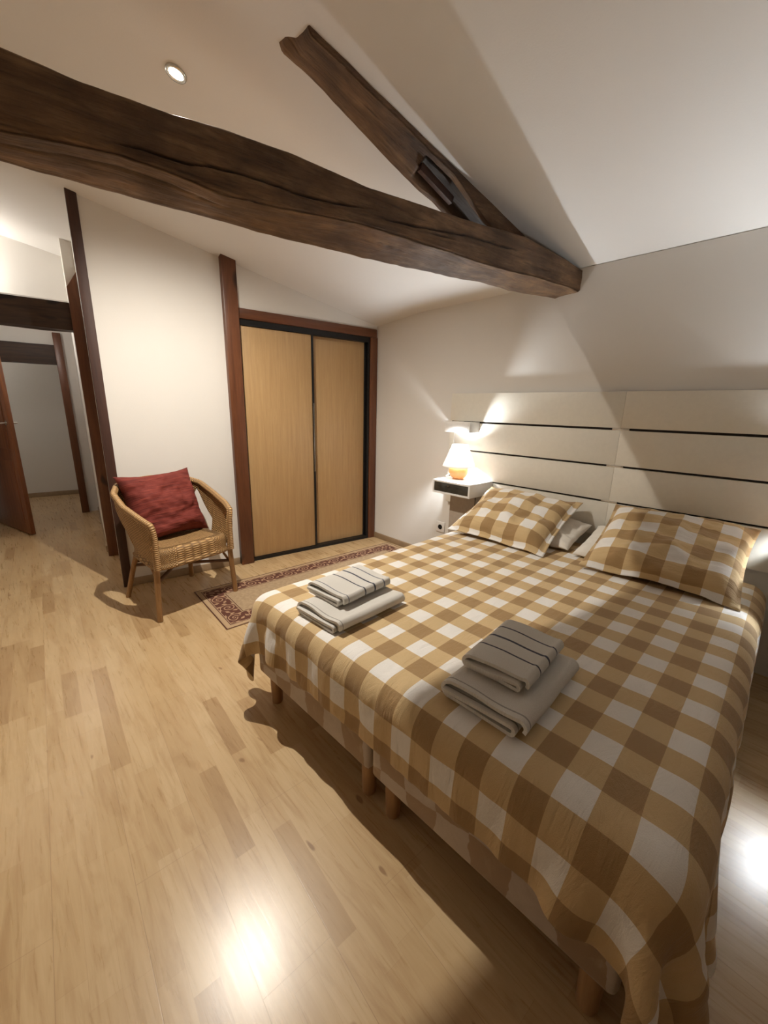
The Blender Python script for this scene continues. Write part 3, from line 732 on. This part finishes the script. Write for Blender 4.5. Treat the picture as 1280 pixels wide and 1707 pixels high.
def drape():
    """the bedspread settles over the mattress: position based cloth in bed coordinates"""
    h = 0.0215
    x0, x1, y0, y1 = -0.212, 1.985, -1.255, 1.115
    nx = int((x1 - x0) / h) + 1; ny = int((y1 - y0) / h) + 1
    gx = np.linspace(x0, x1, nx); gy = np.linspace(y0, y1, ny)
    hx = gx[1] - gx[0]; hy = gy[1] - gy[0]
    Uc, Vc = np.meshgrid(gx, gy, indexing='ij')
    rng = np.random.default_rng(3)
    p = np.stack([Uc, Vc, np.full_like(Uc, 0.585)], -1)
    p[..., 2] += 0.002 * rng.standard_normal(Uc.shape)
    # hems are cut a little unevenly
    v = np.zeros_like(p)
    r = 0.075
    YL, YR = MY + 0.035, MY + 0.065
    c0 = np.array([(MX0 + 2.6) / 2, (YL - YR) / 2, (0.0 + MZ) / 2]); hs = np.array([(2.6 - MX0) / 2 - r, (YL + YR) / 2 - r, MZ / 2 - r])
    th = 0.006
    rest_d = math.hypot(hx, hy)
    def con(p, sl_a, sl_b, L, k):
        d = p[sl_b] - p[sl_a]; l = np.sqrt((d * d).sum(-1, keepdims=True)) + 1e-9
        c = d * (0.5 * k * (l - L) / l)
        p[sl_a] += c; p[sl_b] -= c
    S = slice
    def pair(o, n): # indices a, a+1 starting at o step 2
        a = np.arange(o, n - 1, 2); return a, a + 1
    # the hanging hems are a little fuller than the top, so they ruffle
    full_r = 1 + 0.15 * np.clip((-0.88 - gy) / 0.22, 0, 1) + 0.08 * np.clip((gy - 0.86) / 0.2, 0, 1)
    full_f = 1 + 0.022 * np.clip((-0.03 - gx) / 0.15, 0, 1)
    LX = (hx * full_r)[None, :, None]; LY = (hy * full_f)[:, None, None]
    A = []
    for o in (0, 1):
        a, b = pair(o, nx); A.append((np.ix_(a, np.arange(ny)), np.ix_(b, np.arange(ny)), LX, 1.0))
        a, b = pair(o, ny); A.append((np.ix_(np.arange(nx), a), np.ix_(np.arange(nx), b), LY, 1.0))
    for o in (0, 1):
        a, b = pair(o, nx)
        A.append((np.ix_(a, np.arange(ny - 1)), np.ix_(b, np.arange(1, ny)), rest_d, 0.35)); A.append((np.ix_(b, np.arange(ny - 1)), np.ix_(a, np.arange(1, ny)), rest_d, 0.35))
    Bd = []
    for st, k in ((2, 0.16), (4, 0.10)):
        for o in range(0, 2 * st, st):
            a = np.concatenate([np.arange(o + q, nx - st, 2 * st) for q in range(st)]); a = a[a + st < nx]
            Bd.append((np.ix_(a, np.arange(ny)), np.ix_(a + st, np.arange(ny)), st * hx, k))
            a = np.concatenate([np.arange(o + q, ny - st, 2 * st) for q in range(st)]); a = a[a + st < ny]
            Bd.append((np.ix_(np.arange(nx), a), np.ix_(np.arange(nx), a + st), st * hy, k))
    dt = 1 / 60; NIT = 240
    for it in range(NIT):
        v[..., 2] -= 9.81 * dt
        v *= 0.975
        if it < 60:
            v[..., :2] += 0.012 * rng.standard_normal(v[..., :2].shape)
        q = p + v * dt
        for sub in range(11):
            for a, b, L, k in A: con(q, a, b, L, k)
            for a, b, L, k in Bd: con(q, a, b, L, k)
            d = q - c0; a = np.abs(d) - hs; am = np.maximum(a, 0); ln = np.sqrt((am * am).sum(-1, keepdims=True))
            inner = np.minimum(a.max(-1, keepdims=True), 0)
            sd = ln + inner - r - th
            out = np.where(ln > 1e-6, np.sign(d) * am / (ln + 1e-9), np.sign(d) * (a >= a.max(-1, keepdims=True)))
            hit = sd[..., 0] < 0
            q[hit] -= (out * sd)[hit]
            # friction on the mattress
            fr = hit & (out[..., 2] > 0.5)
            q[fr, :2] = p[fr, :2] + (q[fr, :2] - p[fr, :2]) * (0.3 if it < 40 else 0.0)
            fr = hit & (out[..., 2] <= 0.5)
            q[fr] = p[fr] + (q[fr] - p[fr]) * 0.85
            low = q[..., 2] < 0.010; q[low, 2] = 0.010
        v = (q - p) / dt; sp = np.sqrt((v * v).sum(-1, keepdims=True)); v *= np.minimum(1, 2.0 / (sp + 1e-9)); p = q
    # shallow wrinkles on the flat top
    for i in range(nx):
        for j in range(ny):
            if p[i, j, 2] > 0.54:
                u_, w_ = Uc[i, j], Vc[i, j]
                p[i, j, 2] += 0.0035 * (noise.noise(Vector((u_ * 3.0 + w_ * 1.5, w_ * 7, 0.7))) + 0.6 * noise.noise(Vector((u_ * 9 - w_ * 4, w_ * 17, 3.7)))) + 0.003
    # vertical creases in the hanging hems
    nrm = np.cross(np.gradient(p, axis=0), np.gradient(p, axis=1)); nrm /= np.linalg.norm(nrm, axis=-1, keepdims=True) + 1e-9
    if nrm[nx // 2, ny // 2, 2] < 0: nrm = -nrm
    for i in range(nx):
        for j in range(ny):
            hgt = min(1.0, max(0.0, (0.545 - p[i, j, 2]) / 0.08))
            if hgt > 0:
                a_ = Vc[i, j] if Uc[i, j] < 0.06 else Uc[i, j]; b_ = p[i, j, 2]
                c_ = noise.noise(Vector((a_ * 11, b_ * 2.5, 2.2))) * 0.008 - 0.010 * max(0, 1 - abs(noise.noise(Vector((a_ * 6 + b_ * 3, b_ * 2, 7.7)))) / 0.09)
                p[i, j] += nrm[i, j] * c_ * hgt
                p[i, j, 2] = max(p[i, j, 2], 0.008)
    return p, np.stack([Uc, Vc], -1)
P, UV = drape()
cv = grid_mesh('bedspread', P, M['gingham'], None, UV, BO, BA, solid=0.004, offset=1.0)
if cv.data.polygons[len(cv.data.polygons) // 2].normal.z < 0: cv.data.flip_normals()
md = cv.modifiers.new('soft', 'SUBSURF'); md.levels = 1; md.render_levels = 1
finish(cv, 'tan and white gingham bedspread draped over the double bed', 'bedspread')

# ------------------------------------------------------------------ pillows
def pillow(name, mat, w, d, t, origin, xdir, ydir, label, group, cat='pillow', pinch=0.06, flange=0.0, bulge=1.0, sag=0.0, seed=0, uvs=1.0, cat_parent=None, wr=0.008):
    xdir = Vector(xdir).normalized(); ydir = Vector(ydir); ydir = (ydir - xdir * ydir.dot(xdir)).normalized(); zdir = xdir.cross(ydir)
    n, m = 56, 44
    top = np.zeros((n, m, 3)); bot = np.zeros((n, m, 3)); UVt = np.zeros((n, m, 2))
    for i in range(n):
        for j in range(m):
            u = -1 + 2 * i / (n - 1); v = -1 + 2 * j / (m - 1)
            fu, fv = 1 - flange / (w / 2), 1 - flange / (d / 2)
            a = max(0, 1 - abs(u / fu) ** 2.4); b = max(0, 1 - abs(v / fv) ** 2.4)
            hgt = (a * b) ** 0.46
            px = u * w / 2 * (1 - pinch * (1 - v * v)* abs(u) ** 3); py = v * d / 2 * (1 - pinch * (1 - u * u) * abs(v) ** 3)
            nz = noise.noise(Vector((u * 2.2 + seed, v * 2.6, seed * 1.7))) * wr * 1.5 + noise.noise(Vector((u * 6 + seed, v * 7, 4 + seed))) * wr * 0.6
            edge = noise.noise(Vector((u * 2.5, v * 2.5, seed + 9))) * 0.012 * (1 - hgt)
            z1 = hgt * t * 0.62 * bulge + nz * (0.3 + hgt) + edge + 0.0022; z0 = -hgt * t * 0.38 + edge * 1.0 + nz * 0.3 - 0.0022
            z1 -= sag * (1 - abs(u)) * 0
            o3 = Vector(origin) + xdir * px + ydir * py
            top[i, j] = o3 + zdir * z1; bot[i, j] = o3 + zdir * z0
            UVt[i, j] = ((px + 0.5) * uvs, (py + 0.5) * uvs)
    bm = bmesh.new(); uvl = bm.loops.layers.uv.new('UVMap')
    Vt = [[bm.verts.new(top[i, j]) for j in range(m)] for i in range(n)]; Vb = [[bm.verts.new(bot[i, j]) for j in range(m)] for i in range(n)]
    idx = {}
    for i in range(n):
        for j in range(m): idx[Vt[i][j]] = UVt[i, j]; idx[Vb[i][j]] = UVt[i, j]
    for i in range(n - 1):
        for j in range(m - 1):
            bm.faces.new((Vt[i][j], Vt[i + 1][j], Vt[i + 1][j + 1], Vt[i][j + 1])); bm.faces.new((Vb[i][j], Vb[i][j + 1], Vb[i + 1][j + 1], Vb[i + 1][j]))
    ring = [(i, 0) for i in range(n)] + [(n - 1, j) for j in range(1, m)] + [(i, m - 1) for i in range(n - 2, -1, -1)] + [(0, j) for j in range(m - 2, 0, -1)]
    for k in range(len(ring)):
        a, b = ring[k], ring[(k + 1) % len(ring)]
        bm.faces.new((Vt[a[0]][a[1]], Vb[a[0]][a[1]], Vb[b[0]][b[1]], Vt[b[0]][b[1]]))
    for f in bm.faces:
        for l in f.loops: l[uvl].uv = idx[l.vert]
    o = obj(name, bm, mat, None, smooth=True)
    return finish(o, label, cat, group)
# white pillows underneath, leaning on the headboard
def bdir(x, y, z): return BU * x + BV * y + Vector((0, 0, z))
pillow('pillow', M['sham'], 0.70, 0.40, 0.105, B(1.90, 0.385, 0.628), bdir(0, -1, 0.0), bdir(1, 0, 0.20), 'white pillow almost hidden beneath the gingham pillow by the lamp', None, pinch=0.03, seed=3, wr=0.014)
pillow('pillow', M['sham'], 0.72, 0.42, 0.105, B(1.885, -0.365, 0.632), bdir(0, -1, 0.0), bdir(1, 0, 0.22), 'white pillow beneath the gingham pillow farther from the lamp', None, pinch=0.03, seed=5, wr=0.014)
pillow('pillow', M['gingham_a'], 0.70, 0.62, 0.16, B(1.785, 0.455, 0.705), bdir(0.02, -1, -0.03), bdir(1, 0.02, 0.42), 'gingham pillow propped on the headboard near the lit table lamp', None, flange=0.03, seed=1, wr=0.015)
pillow('pillow', M['gingham_b'], 0.70, 0.62, 0.17, B(1.790, -0.450, 0.715), bdir(0.03, -1, -0.03), bdir(1, 0.0, 0.46), 'gingham pillow propped on the headboard farther from the wardrobe', None, flange=0.02, seed=2, wr=0.018)

# ------------------------------------------------------------------ folded towels
def ribbon(bm, path, th, length, n_len=16, seed=0, x0=0.0, skew=0.0):
    """a folded cloth: thick ribbon following a path in (y,z), run along x"""
    path = np.array(path); k = len(path)
    t = np.gradient(path, axis=0); t /= np.linalg.norm(t, axis=1, keepdims=True) + 1e-9
    nn = np.stack([-t[:, 1], t[:, 0]], 1)
    s = np.concatenate([[0], np.cumsum(np.linalg.norm(np.diff(path, axis=0), axis=1))])
    L = path + nn * th / 2; Rr = path - nn * th / 2
    loop = np.concatenate([L, Rr[::-1]]); ls = np.concatenate([s, s[::-1]])
    uvl = bm.loops.layers.uv.get('UVMap') or bm.loops.layers.uv.new('UVMap')
    rows = []; info = {}
    for i in range(n_len + 1):
        u = i / n_len; x = x0 + length * u
        row = []
        for q, (y, z) in enumerate(loop):
            e = 0.008 * (noise.noise(Vector((ls[q] * 6, seed, 1))) ) * (1 if u < 0.05 or u > 0.95 else 0) + skew * (ls[q] / (s[-1] + 1e-9) - 0.5) * (1 - u)
            dz = 0.003 * noise.noise(Vector((x * 9, y * 9, seed + 2)))
            v = bm.verts.new((x + e, y + 0.003 * noise.noise(Vector((x * 7, z * 20, seed))), max(0.0005, z + dz * min(1, z / 0.02)))); row.append(v); info[v] = (u, ls[q])
        rows.append(row)
    m = len(loop); fs = []
    for a, b in zip(rows, rows[1:]):
        for q in range(m): fs.append(bm.faces.new((a[q], a[(q + 1) % m], b[(q + 1) % m], b[q])))
    for r_ in (rows[0], rows[-1]):
        for q in range(k - 1): fs.append(bm.faces.new((r_[q], r_[q + 1], r_[m - 2 - q], r_[m - 1 - q])))
    for f in fs:
        for l in f.loops: l[uvl].uv = info[l.vert]
def arc(cy, cz, r, a0, a1, n=9): return [(cy + r * math.cos(a), cz + r * math.sin(a)) for a in np.linspace(math.radians(a0), math.radians(a1), n)]
def fold_path(w, layers, gap):
    """zig-zag fold: first layer on the bottom, folds alternate, last layer wraps over the top"""
    pts = []
    for i in range(layers):
        z = gap * (0.5 + i)
        ys = np.linspace(w - gap, gap, 10) if i % 2 == 0 else np.linspace(gap, w - gap, 10)
        pts += [(y, z) for y in ys]
        if i < layers - 1:
            if i % 2 == 0: pts += arc(gap, z + gap / 2, gap / 2, 270, 90, 7)[1:-1]
            else: pts += arc(w - gap, z + gap / 2, gap / 2, -90, 90, 7)[1:-1]
    return pts
def roll_path(w, hgt, th):
    """flat roll: outer wrap round two inner layers, loose end tucked under"""
    g = hgt / 2; pts = []
    pts += [(y, th * 1.6) for y in np.linspace(w * 0.80, w * 0.14, 8)]
    pts += arc(w * 0.14, hgt * 0.45, hgt * 0.45 - th * 1.6, 270, 90, 7)[1:-1]
    pts += [(y, hgt - th * 1.75) for y in np.linspace(w * 0.14, w - g * 1.2, 9)]
    pts += arc(w - g * 1.25, hgt * 0.5 - th * 0.1, g - th * 1.75, 90, -60, 8)[1:]
    return pts
def big_path(w, h, th):
    g = h / 2; pts = []
    # inner leaf, fold at the far side, bottom leaf, big fold at the near side, top leaf, lip
    pts += [(y, h * 0.52) for y in np.linspace(0.05 * w, w - g * 1.5, 9)]
    pts += arc(w - g * 1.45, h * 0.52 - h * 0.20, h * 0.20, 90, -90, 7)[1:-1]
    pts += [(y, th * 0.55 + 0.001) for y in np.linspace(w - g * 1.4, g * 1.0, 9)]
    pts += arc(g, g, g - th * 0.5, 270, 90, 9)[1:-1]
    pts += [(y, h - th * 0.5 + 0.004 * math.sin(y * 25)) for y in np.linspace(g, w - g * 0.9, 11)]
    pts += arc(w - g * 0.9, h * 0.55, h * 0.45 - th * 0.5, 90, -35, 6)[1:]
    return pts
def towel(label, x, y, rot, z, w, h, th, length, mat, path, seed, group):
    t = bpy.data.meshes.new('towel'); bm = bmesh.new()
    p = np.array(path(w, h, th)); p[:, 0] -= w / 2
    p[:, 0] *= -1                      # big fold towards the viewer's side
    p = smoothpath(p, 90)
    ribbon(bm, p, th, length, 18, seed, 0.0, 0.02)
    o = obj('folded_towel', bm, mat, None, B(x, y, z), BA + rot, smooth=True)
    o.data.set_sharp_from_angle(angle=math.radians(60))
    return finish(o, label, 'towel', group)
BT = 0.566
T_plain = terry('cream_terry_plain', [(0.045, 0.006, (0.40, 0.37, 0.33))])
T_a = terry('cream_terry_navy_stripes', [(0.09, 0.008, GREYB), (0.44, 0.012, NAVY), (0.65, 0.017, NAVY), (0.86, 0.012, GREYB)])
T_b = terry('cream_terry_three_stripes', [(0.30, 0.012, NAVY), (0.54, 0.017, NAVY), (0.77, 0.012, NAVY)])
towel('large folded cream towel on the wardrobe side of the bed, under a striped towel', 0.065, 0.395, 0.02, BT, 0.275, 0.052, 0.010, 0.385, T_plain, big_path, 1, None)
towel('small striped towel lying on the large towel at the wardrobe side of the bed', 0.150, 0.455, 0.05, BT + 0.054, 0.235, 0.050, 0.010, 0.295, T_a, big_path, 2, None)
towel('large folded cream towel nearer the viewer, under a three-striped towel', 0.105, -0.345, 0.03, BT, 0.275, 0.060, 0.011, 0.40, T_plain, big_path, 3, None)
towel('small towel with three navy stripes on the large towel nearer the viewer', 0.200, -0.325, 0.06, BT + 0.062, 0.215, 0.050, 0.011, 0.295, T_b, big_path, 4, None)

# ================================================================== RUG
RX0, RY0, RL, RWd = 0.915, 3.085, 1.99, 0.70
ra = math.radians(-2.7)
n, m = 80, 30; P = np.zeros((n, m, 3)); UV = np.zeros((n, m, 2))
for i in range(n):
    for j in range(m):
        u = RL * i / (n - 1); v = RWd * j / (m - 1)
        P[i, j] = (u, -v, 0.0045 + 0.001 * noise.noise(Vector((u * 5, v * 5, 1)))); UV[i, j] = (u, v)
rg = grid_mesh('rug', P, rug_mat(RL, RWd), None, UV, (RX0, RY0, 0), ra, solid=0.003, offset=-1.0)
if rg.data.polygons[0].normal.z < 0: rg.data.flip_normals()
finish(rg, 'beige rug with brown scroll border on the floor before the wardrobe', 'rug')

# ================================================================== WICKER CHAIR
CA = math.radians(12.0); cxd = Vector((math.cos(CA), math.sin(CA), 0)); cyd = Vector((-math.sin(CA), math.cos(CA), 0))
CO = Vector((0.803, 3.114, 0.003)) + cxd * 0.02
ch = thing('wicker_armchair', 'woven wicker armchair with rounded arms standing against the white wall', 'chair', CO, CA)
def rimp(t):            # t -1..1 left front .. back .. right front ; rim of arms and back
    a = abs(t); sg = 1 if t > 0 else -1
    tab_x = [(0, 0.0), (0.18, 0.130), (0.36, 0.245), (0.52, 0.310), (0.70, 0.322), (0.88, 0.305), (1.0, 0.285)]
    tab_y = [(0, 0.258), (0.18, 0.250), (0.36, 0.205), (0.52, 0.105), (0.70, -0.045), (0.88, -0.215), (1.0, -0.296)]
    tab_z = [(0, 0.872), (0.18, 0.868), (0.36, 0.850), (0.52, 0.815), (0.70, 0.752), (0.88, 0.698), (1.0, 0.664)]
    return Vector((sg * interp(a, tab_x), interp(a, tab_y), interp(a, tab_z)))
def lowp(t):
    a = abs(t); sg = 1 if t > 0 else -1
    tab_x = [(0, 0.0), (0.18, 0.105), (0.36, 0.195), (0.52, 0.238), (0.70, 0.250), (0.88, 0.262), (1.0, 0.268)]
    tab_y = [(0, 0.185), (0.18, 0.180), (0.36, 0.150), (0.52, 0.080), (0.70, -0.060), (0.88, -0.205), (1.0, -0.275)]
    return Vector((sg * interp(a, tab_x), interp(a, tab_y), 0.40))
def shell(name, t0, t1, edge):
    n, m = 34, 20; P = np.zeros((n, m, 3)); UV = np.zeros((n, m, 2))
    for j in range(m):
        v = j / (m - 1)
        a, b = edge(v, t0, t1)
        for i in range(n):
            t = a + (b - a) * i / (n - 1)
            lo, hi = lowp(t), rimp(t)
            p = lo.lerp(hi, v); out = Vector((p.x, p.y - (-0.05), 0)); out = out.normalized() if out.length > 1e-6 else Vector((0, 1, 0))
            p += out * 0.020 * math.sin(v * PI)
            P[i, j] = p; UV[i, j] = (t * 0.75, p.z)
    return grid_mesh(name, P, M['wicker'], ch, UV, solid=0.012, offset=0.0)
shell('backrest', -0.40, 0.40, lambda v, a, b: (a - 0.12 * max(0, v - 0.6) / 0.4, b + 0.12 * max(0, v - 0.6) / 0.4))
def arm_edge_r(v, a, b): return (0.72 - 0.22 * max(0, (v - 0.45) / 0.55) ** 0.7 - 0.06 * v, 1.0)
shell('arm_panel', 0.6, 1.0, arm_edge_r)
shell('arm_panel', -1.0, -0.6, lambda v, a, b: (-1.0, -arm_edge_r(v, a, b)[0]))
# wrapped rim
def wraptube(name, pts, rad, mat, seg=12, parent=ch):
    pts = [Vector(p) for p in pts]; n = len(pts); P = np.zeros((seg + 1, n, 3)); UV = np.zeros((seg + 1, n, 2)); up = Vector((0, 0, 1)); s = 0
    for i in range(n):
        t = (pts[min(i + 1, n - 1)] - pts[max(i - 1, 0)]).normalized()
        a = up - t * up.dot(t)
        if a.length < 1e-3: a = Vector((0, 1, 0)) - t * t.y
        a.normalize(); up = a; b = t.cross(a)
        if i: s += (pts[i] - pts[i - 1]).length
        rr = rad[i] if isinstance(rad, (list, tuple)) else rad
        for k in range(seg + 1):
            g = 2 * PI * k / seg; P[k, i] = pts[i] + (a * math.cos(g) + b * math.sin(g)) * rr; UV[k, i] = (k / seg, s)
    return grid_mesh(name, P, mat, parent, UV)
rim = [rimp(t) for t in np.linspace(-1, 1, 61)]
front_l = [Vector((-0.272, -0.298, z)) for z in (0.36, 0.42, 0.50, 0.57)] + [Vector((-0.279, -0.302, 0.630))]
front_r = [Vector((-p.x, p.y, p.z)) for p in front_l][::-1]
wraptube('rim', smoothpath([tuple(p) for p in front_l + rim + front_r], 110), 0.021, M['canewrap'])
# seat
n, m = 60, 40
def seat():
    bm = bmesh.new(); uvl = bm.loops.layers.uv.new('UVMap'); info = {}
    prof = [(-0.0, 0.350), (0.012, 0.352), (0.016, 0.368), (0.004, 0.378), (0.0, 0.39), (0.004, 0.44), (0.0, 0.462), (-0.012, 0.476), (-0.035, 0.482)]
    out = []
    K = 64
    for k in range(K):
        a = 2 * PI * k / K; c, s = math.cos(a), math.sin(a); e = 0.30
        hw = 0.275 - 0.055 * (math.copysign(abs(s) ** e, s) * 0.5 + 0.5)
        out.append(Vector((hw * math.copysign(abs(c) ** e, c), -0.062 + 0.240 * math.copysign(abs(s) ** e, s), 0)))
    rings = []
    for o_, z in prof:
        r_ = []
        for k, p in enumerate(out):
            d = Vector((p.x, p.y + 0.062, 0)).normalized(); v = bm.verts.new((p.x + d.x * o_, p.y + d.y * o_, z)); info[v] = (k / K * 2.0, z); r_.append(v)
        rings.append(r_)
    for f_ in (0.75, 0.5, 0.25):
        r_ = []
        for k, p in enumerate(out):
            x, y = p.x * f_, -0.062 + (p.y + 0.062) * f_; v = bm.verts.new((x, y, 0.482 - 0.010 * (1 - f_))); info[v] = (x, y); r_.append(v)
        rings.append(r_)
    for a, b in zip(rings, rings[1:]):
        for k in range(K): bm.faces.new((a[k], a[(k + 1) % K], b[(k + 1) % K], b[k]))
    bm.faces.new(rings[-1]); bm.faces.new(rings[0])
    for f in bm.faces:
        for l in f.loops: l[uvl].uv = info[l.vert]
    return obj('seat', bm, M['wicker'], ch, smooth=True)
seat()
for sx in (-1, 1):
    wraptube('leg', smoothpath([(sx * 0.292, -0.285, 0.0), (sx * 0.282, -0.280, 0.20), (sx * 0.272, -0.283, 0.36), (sx * 0.270, -0.288, 0.44)], 16), 0.0185, M['cane'])
    wraptube('leg', smoothpath([(sx * 0.250, 0.262, 0.0), (sx * 0.222, 0.205, 0.20), (sx * 0.198, 0.150, 0.36), (sx * 0.192, 0.140, 0.42)], 16), 0.0175, M['cane'])
for a, b in (((-0.278, -0.281, 0.27), (0.214, 0.185, 0.27)), ((0.278, -0.281, 0.262), (-0.214, 0.185, 0.262)), ((-0.214, 0.188, 0.285), (0.214, 0.188, 0.285))):
    bm = bmesh.new(); tube(bm, [a, b], 0.012, 10); obj('stretcher', bm, M['canedark'], ch, smooth=True)
for sx in (-1, 1):
    bm = bmesh.new(); tube(bm, smoothpath([(sx * 0.279, -0.278, 0.235), (sx * 0.262, -0.225, 0.30), (sx * 0.255, -0.17, 0.355)], 8), 0.009, 8); obj('brace', bm, M['cane'], ch, smooth=True)
def C3(x, y, z): return CO + cxd * x + cyd * y + Vector((0, 0, z))
cu_x = cxd * 1.0 + Vector((0, 0, 0.02)); cu_y = cyd * 0.42 + Vector((0, 0, 0.92)) - cxd * 0.03
pillow('throw_cushion', M['cushion'], 0.53, 0.505, 0.19, C3(0.0, 0.075, 0.698), cu_x, cu_y, 'square rust red crinkled cushion leaning in the wicker armchair', None, 'cushion', pinch=0.12, seed=8, wr=0.019)

# ================================================================== LIGHT FITTINGS
def downlight(pos, label):
    x, y = pos; z = ceil_z(x, y); nrm = Vector((SLOPE, 0, 1)).normalized()
    t = thing('ceiling_spotlight', label, 'ceiling light', (x, y, z)); t.rotation_euler = (0, -math.atan(-SLOPE) * 1.0, 0)
    bm = bmesh.new(); lathe(bm, [(0.028, 0.004), (0.030, -0.006), (0.042, -0.007), (0.045, 0.002), (0.040, 0.006)], 32, cap=False); obj('ring', bm, M['chrome'], t, smooth=True)
    bm = bmesh.new(); lathe(bm, [(0.001, -0.003), (0.027, -0.002), (0.028, 0.003), (0.002, 0.004)], 32); obj('bulb', bm, emit('halogen_bulb', (1.0, 0.93, 0.82), 220.0), t, smooth=True)
    return t
SP = (0.822, 2.262)
downlight(SP, 'small bright recessed spotlight in the sloping ceiling beyond the tie beam')
wl = thing('wall_lamp', 'small wall lamp high in the passage above the dark lintel', 'wall light', W(3.25, 1.40, 2.42), WA)
bm = bmesh.new(); lathe(bm, [(0.01, 0.012), (0.045, 0.016), (0.06, 0.03), (0.056, 0.033), (0.03, 0.022), (0.012, 0.018)], 28, (0, -0.15, -0.06), cap=False); obj('bowl', bm, M['shade'], wl, smooth=True)
bm = bmesh.new(); tube(bm, [(0, 0, -0.05), (0, -0.15, -0.052)], 0.010, 10); tube(bm, [(0, -0.002, -0.05), (0, -0.018, -0.05)], 0.035, 20); obj('bracket', bm, M['chrome'], wl, angle=40)
bm = bmesh.new(); lathe(bm, [(0.002, -0.02), (0.018, -0.015), (0.026, 0.01), (0.020, 0.03), (0.002, 0.04)], 20, (0, -0.15, 0.005)); obj('bulb', bm, emit('passage_bulb', (1.0, 0.95, 0.87), 430.0), wl, smooth=True)

# ================================================================== LIGHT
def point(name, loc, power, col, rad):
    l = bpy.data.lights.new(name, 'POINT'); l.energy = power; l.color = col; l.shadow_soft_size = rad
    o = bpy.data.objects.new(name, l); COL.objects.link(o); o.location = loc; return o
def spot(name, loc, power, col, rad, ang, blend, target):
    l = bpy.data.lights.new(name, 'SPOT'); l.energy = power; l.color = col; l.shadow_soft_size = rad; l.spot_size = math.radians(ang); l.spot_blend = blend
    o = bpy.data.objects.new(name, l); COL.objects.link(o); o.location = loc
    o.rotation_euler = (Vector(target) - Vector(loc)).to_track_quat('-Z', 'Y').to_euler(); return o
fl = thing('ceiling_lamp', 'small globe lamp under the ceiling of the far room beyond the open door', 'ceiling light', W(3.85, 3.75, 2.42), WA)
bm = bmesh.new(); lathe(bm, [(0.001, -0.16), (0.03, -0.15), (0.05, -0.11), (0.045, -0.07), (0.02, -0.045), (0.001, -0.04)], 24); obj('bulb', bm, emit('far_room_bulb', (1.0, 0.95, 0.88), 48.0), fl, smooth=True)
bm = bmesh.new(); lathe(bm, [(0.001, -0.045), (0.02, -0.044), (0.03, -0.02), (0.045, -0.005), (0.045, 0.0)], 24); obj('holder', bm, M['plastic'], fl, angle=40)
f2 = thing('ceiling_lamp', 'small globe lamp under the low passage ceiling, hidden behind the first lintel', 'ceiling light', W(2.85, 1.95, 2.32), WA)
for c in list(fl.children):
    d = c.copy(); COL.objects.link(d); d.parent = f2
zs = ceil_z(*SP)
spot('ceiling_spot_light', (SP[0] - 0.004, SP[1], zs - 0.022), 205.0, (1.0, 0.935, 0.83), 0.012, 156, 1.0, (SP[0] - 0.10, SP[1], 0))
w = bpy.data.worlds.new('night'); SC.world = w; w.use_nodes = True
w.node_tree.nodes['Background'].inputs[0].default_value = (0.02, 0.022, 0.03, 1); w.node_tree.nodes['Background'].inputs[1].default_value = 0.2

# ================================================================== CAMERA
yaw, pitch, roll = 0.760239, 0.252553, 0.022254
cy_, sy_, cp_, sp_ = math.cos(yaw), math.sin(yaw), math.cos(pitch), math.sin(pitch)
fw = Vector((sy_ * cp_, cy_ * cp_, -sp_)); rt = Vector((cy_, -sy_, 0)); up = rt.cross(fw)
r2 = rt * math.cos(roll) + up * math.sin(roll); u2 = up * math.cos(roll) - rt * math.sin(roll)
cam = bpy.data.cameras.new('camera'); co = bpy.data.objects.new('camera', cam); COL.objects.link(co)
co.matrix_world = Matrix(((r2.x, u2.x, -fw.x, 0), (r2.y, u2.y, -fw.y, 0), (r2.z, u2.z, -fw.z, 1.42), (0, 0, 0, 1)))
cam.sensor_fit = 'HORIZONTAL'; cam.sensor_width = 36.0; cam.lens = 671.557 / 1280 * 36.0
cam.clip_start = 0.05; cam.clip_end = 60
SC.camera = co
vs = SC.view_settings; vs.view_transform = 'Standard'; vs.look = 'None'; vs.exposure = 0.3; vs.gamma = 1.0; vs.use_curve_mapping = False
SC.cycles.max_bounces = 10; SC.cycles.diffuse_bounces = 7; SC.cycles.use_denoising = True; SC.cycles.sample_clamp_indirect = 6.0
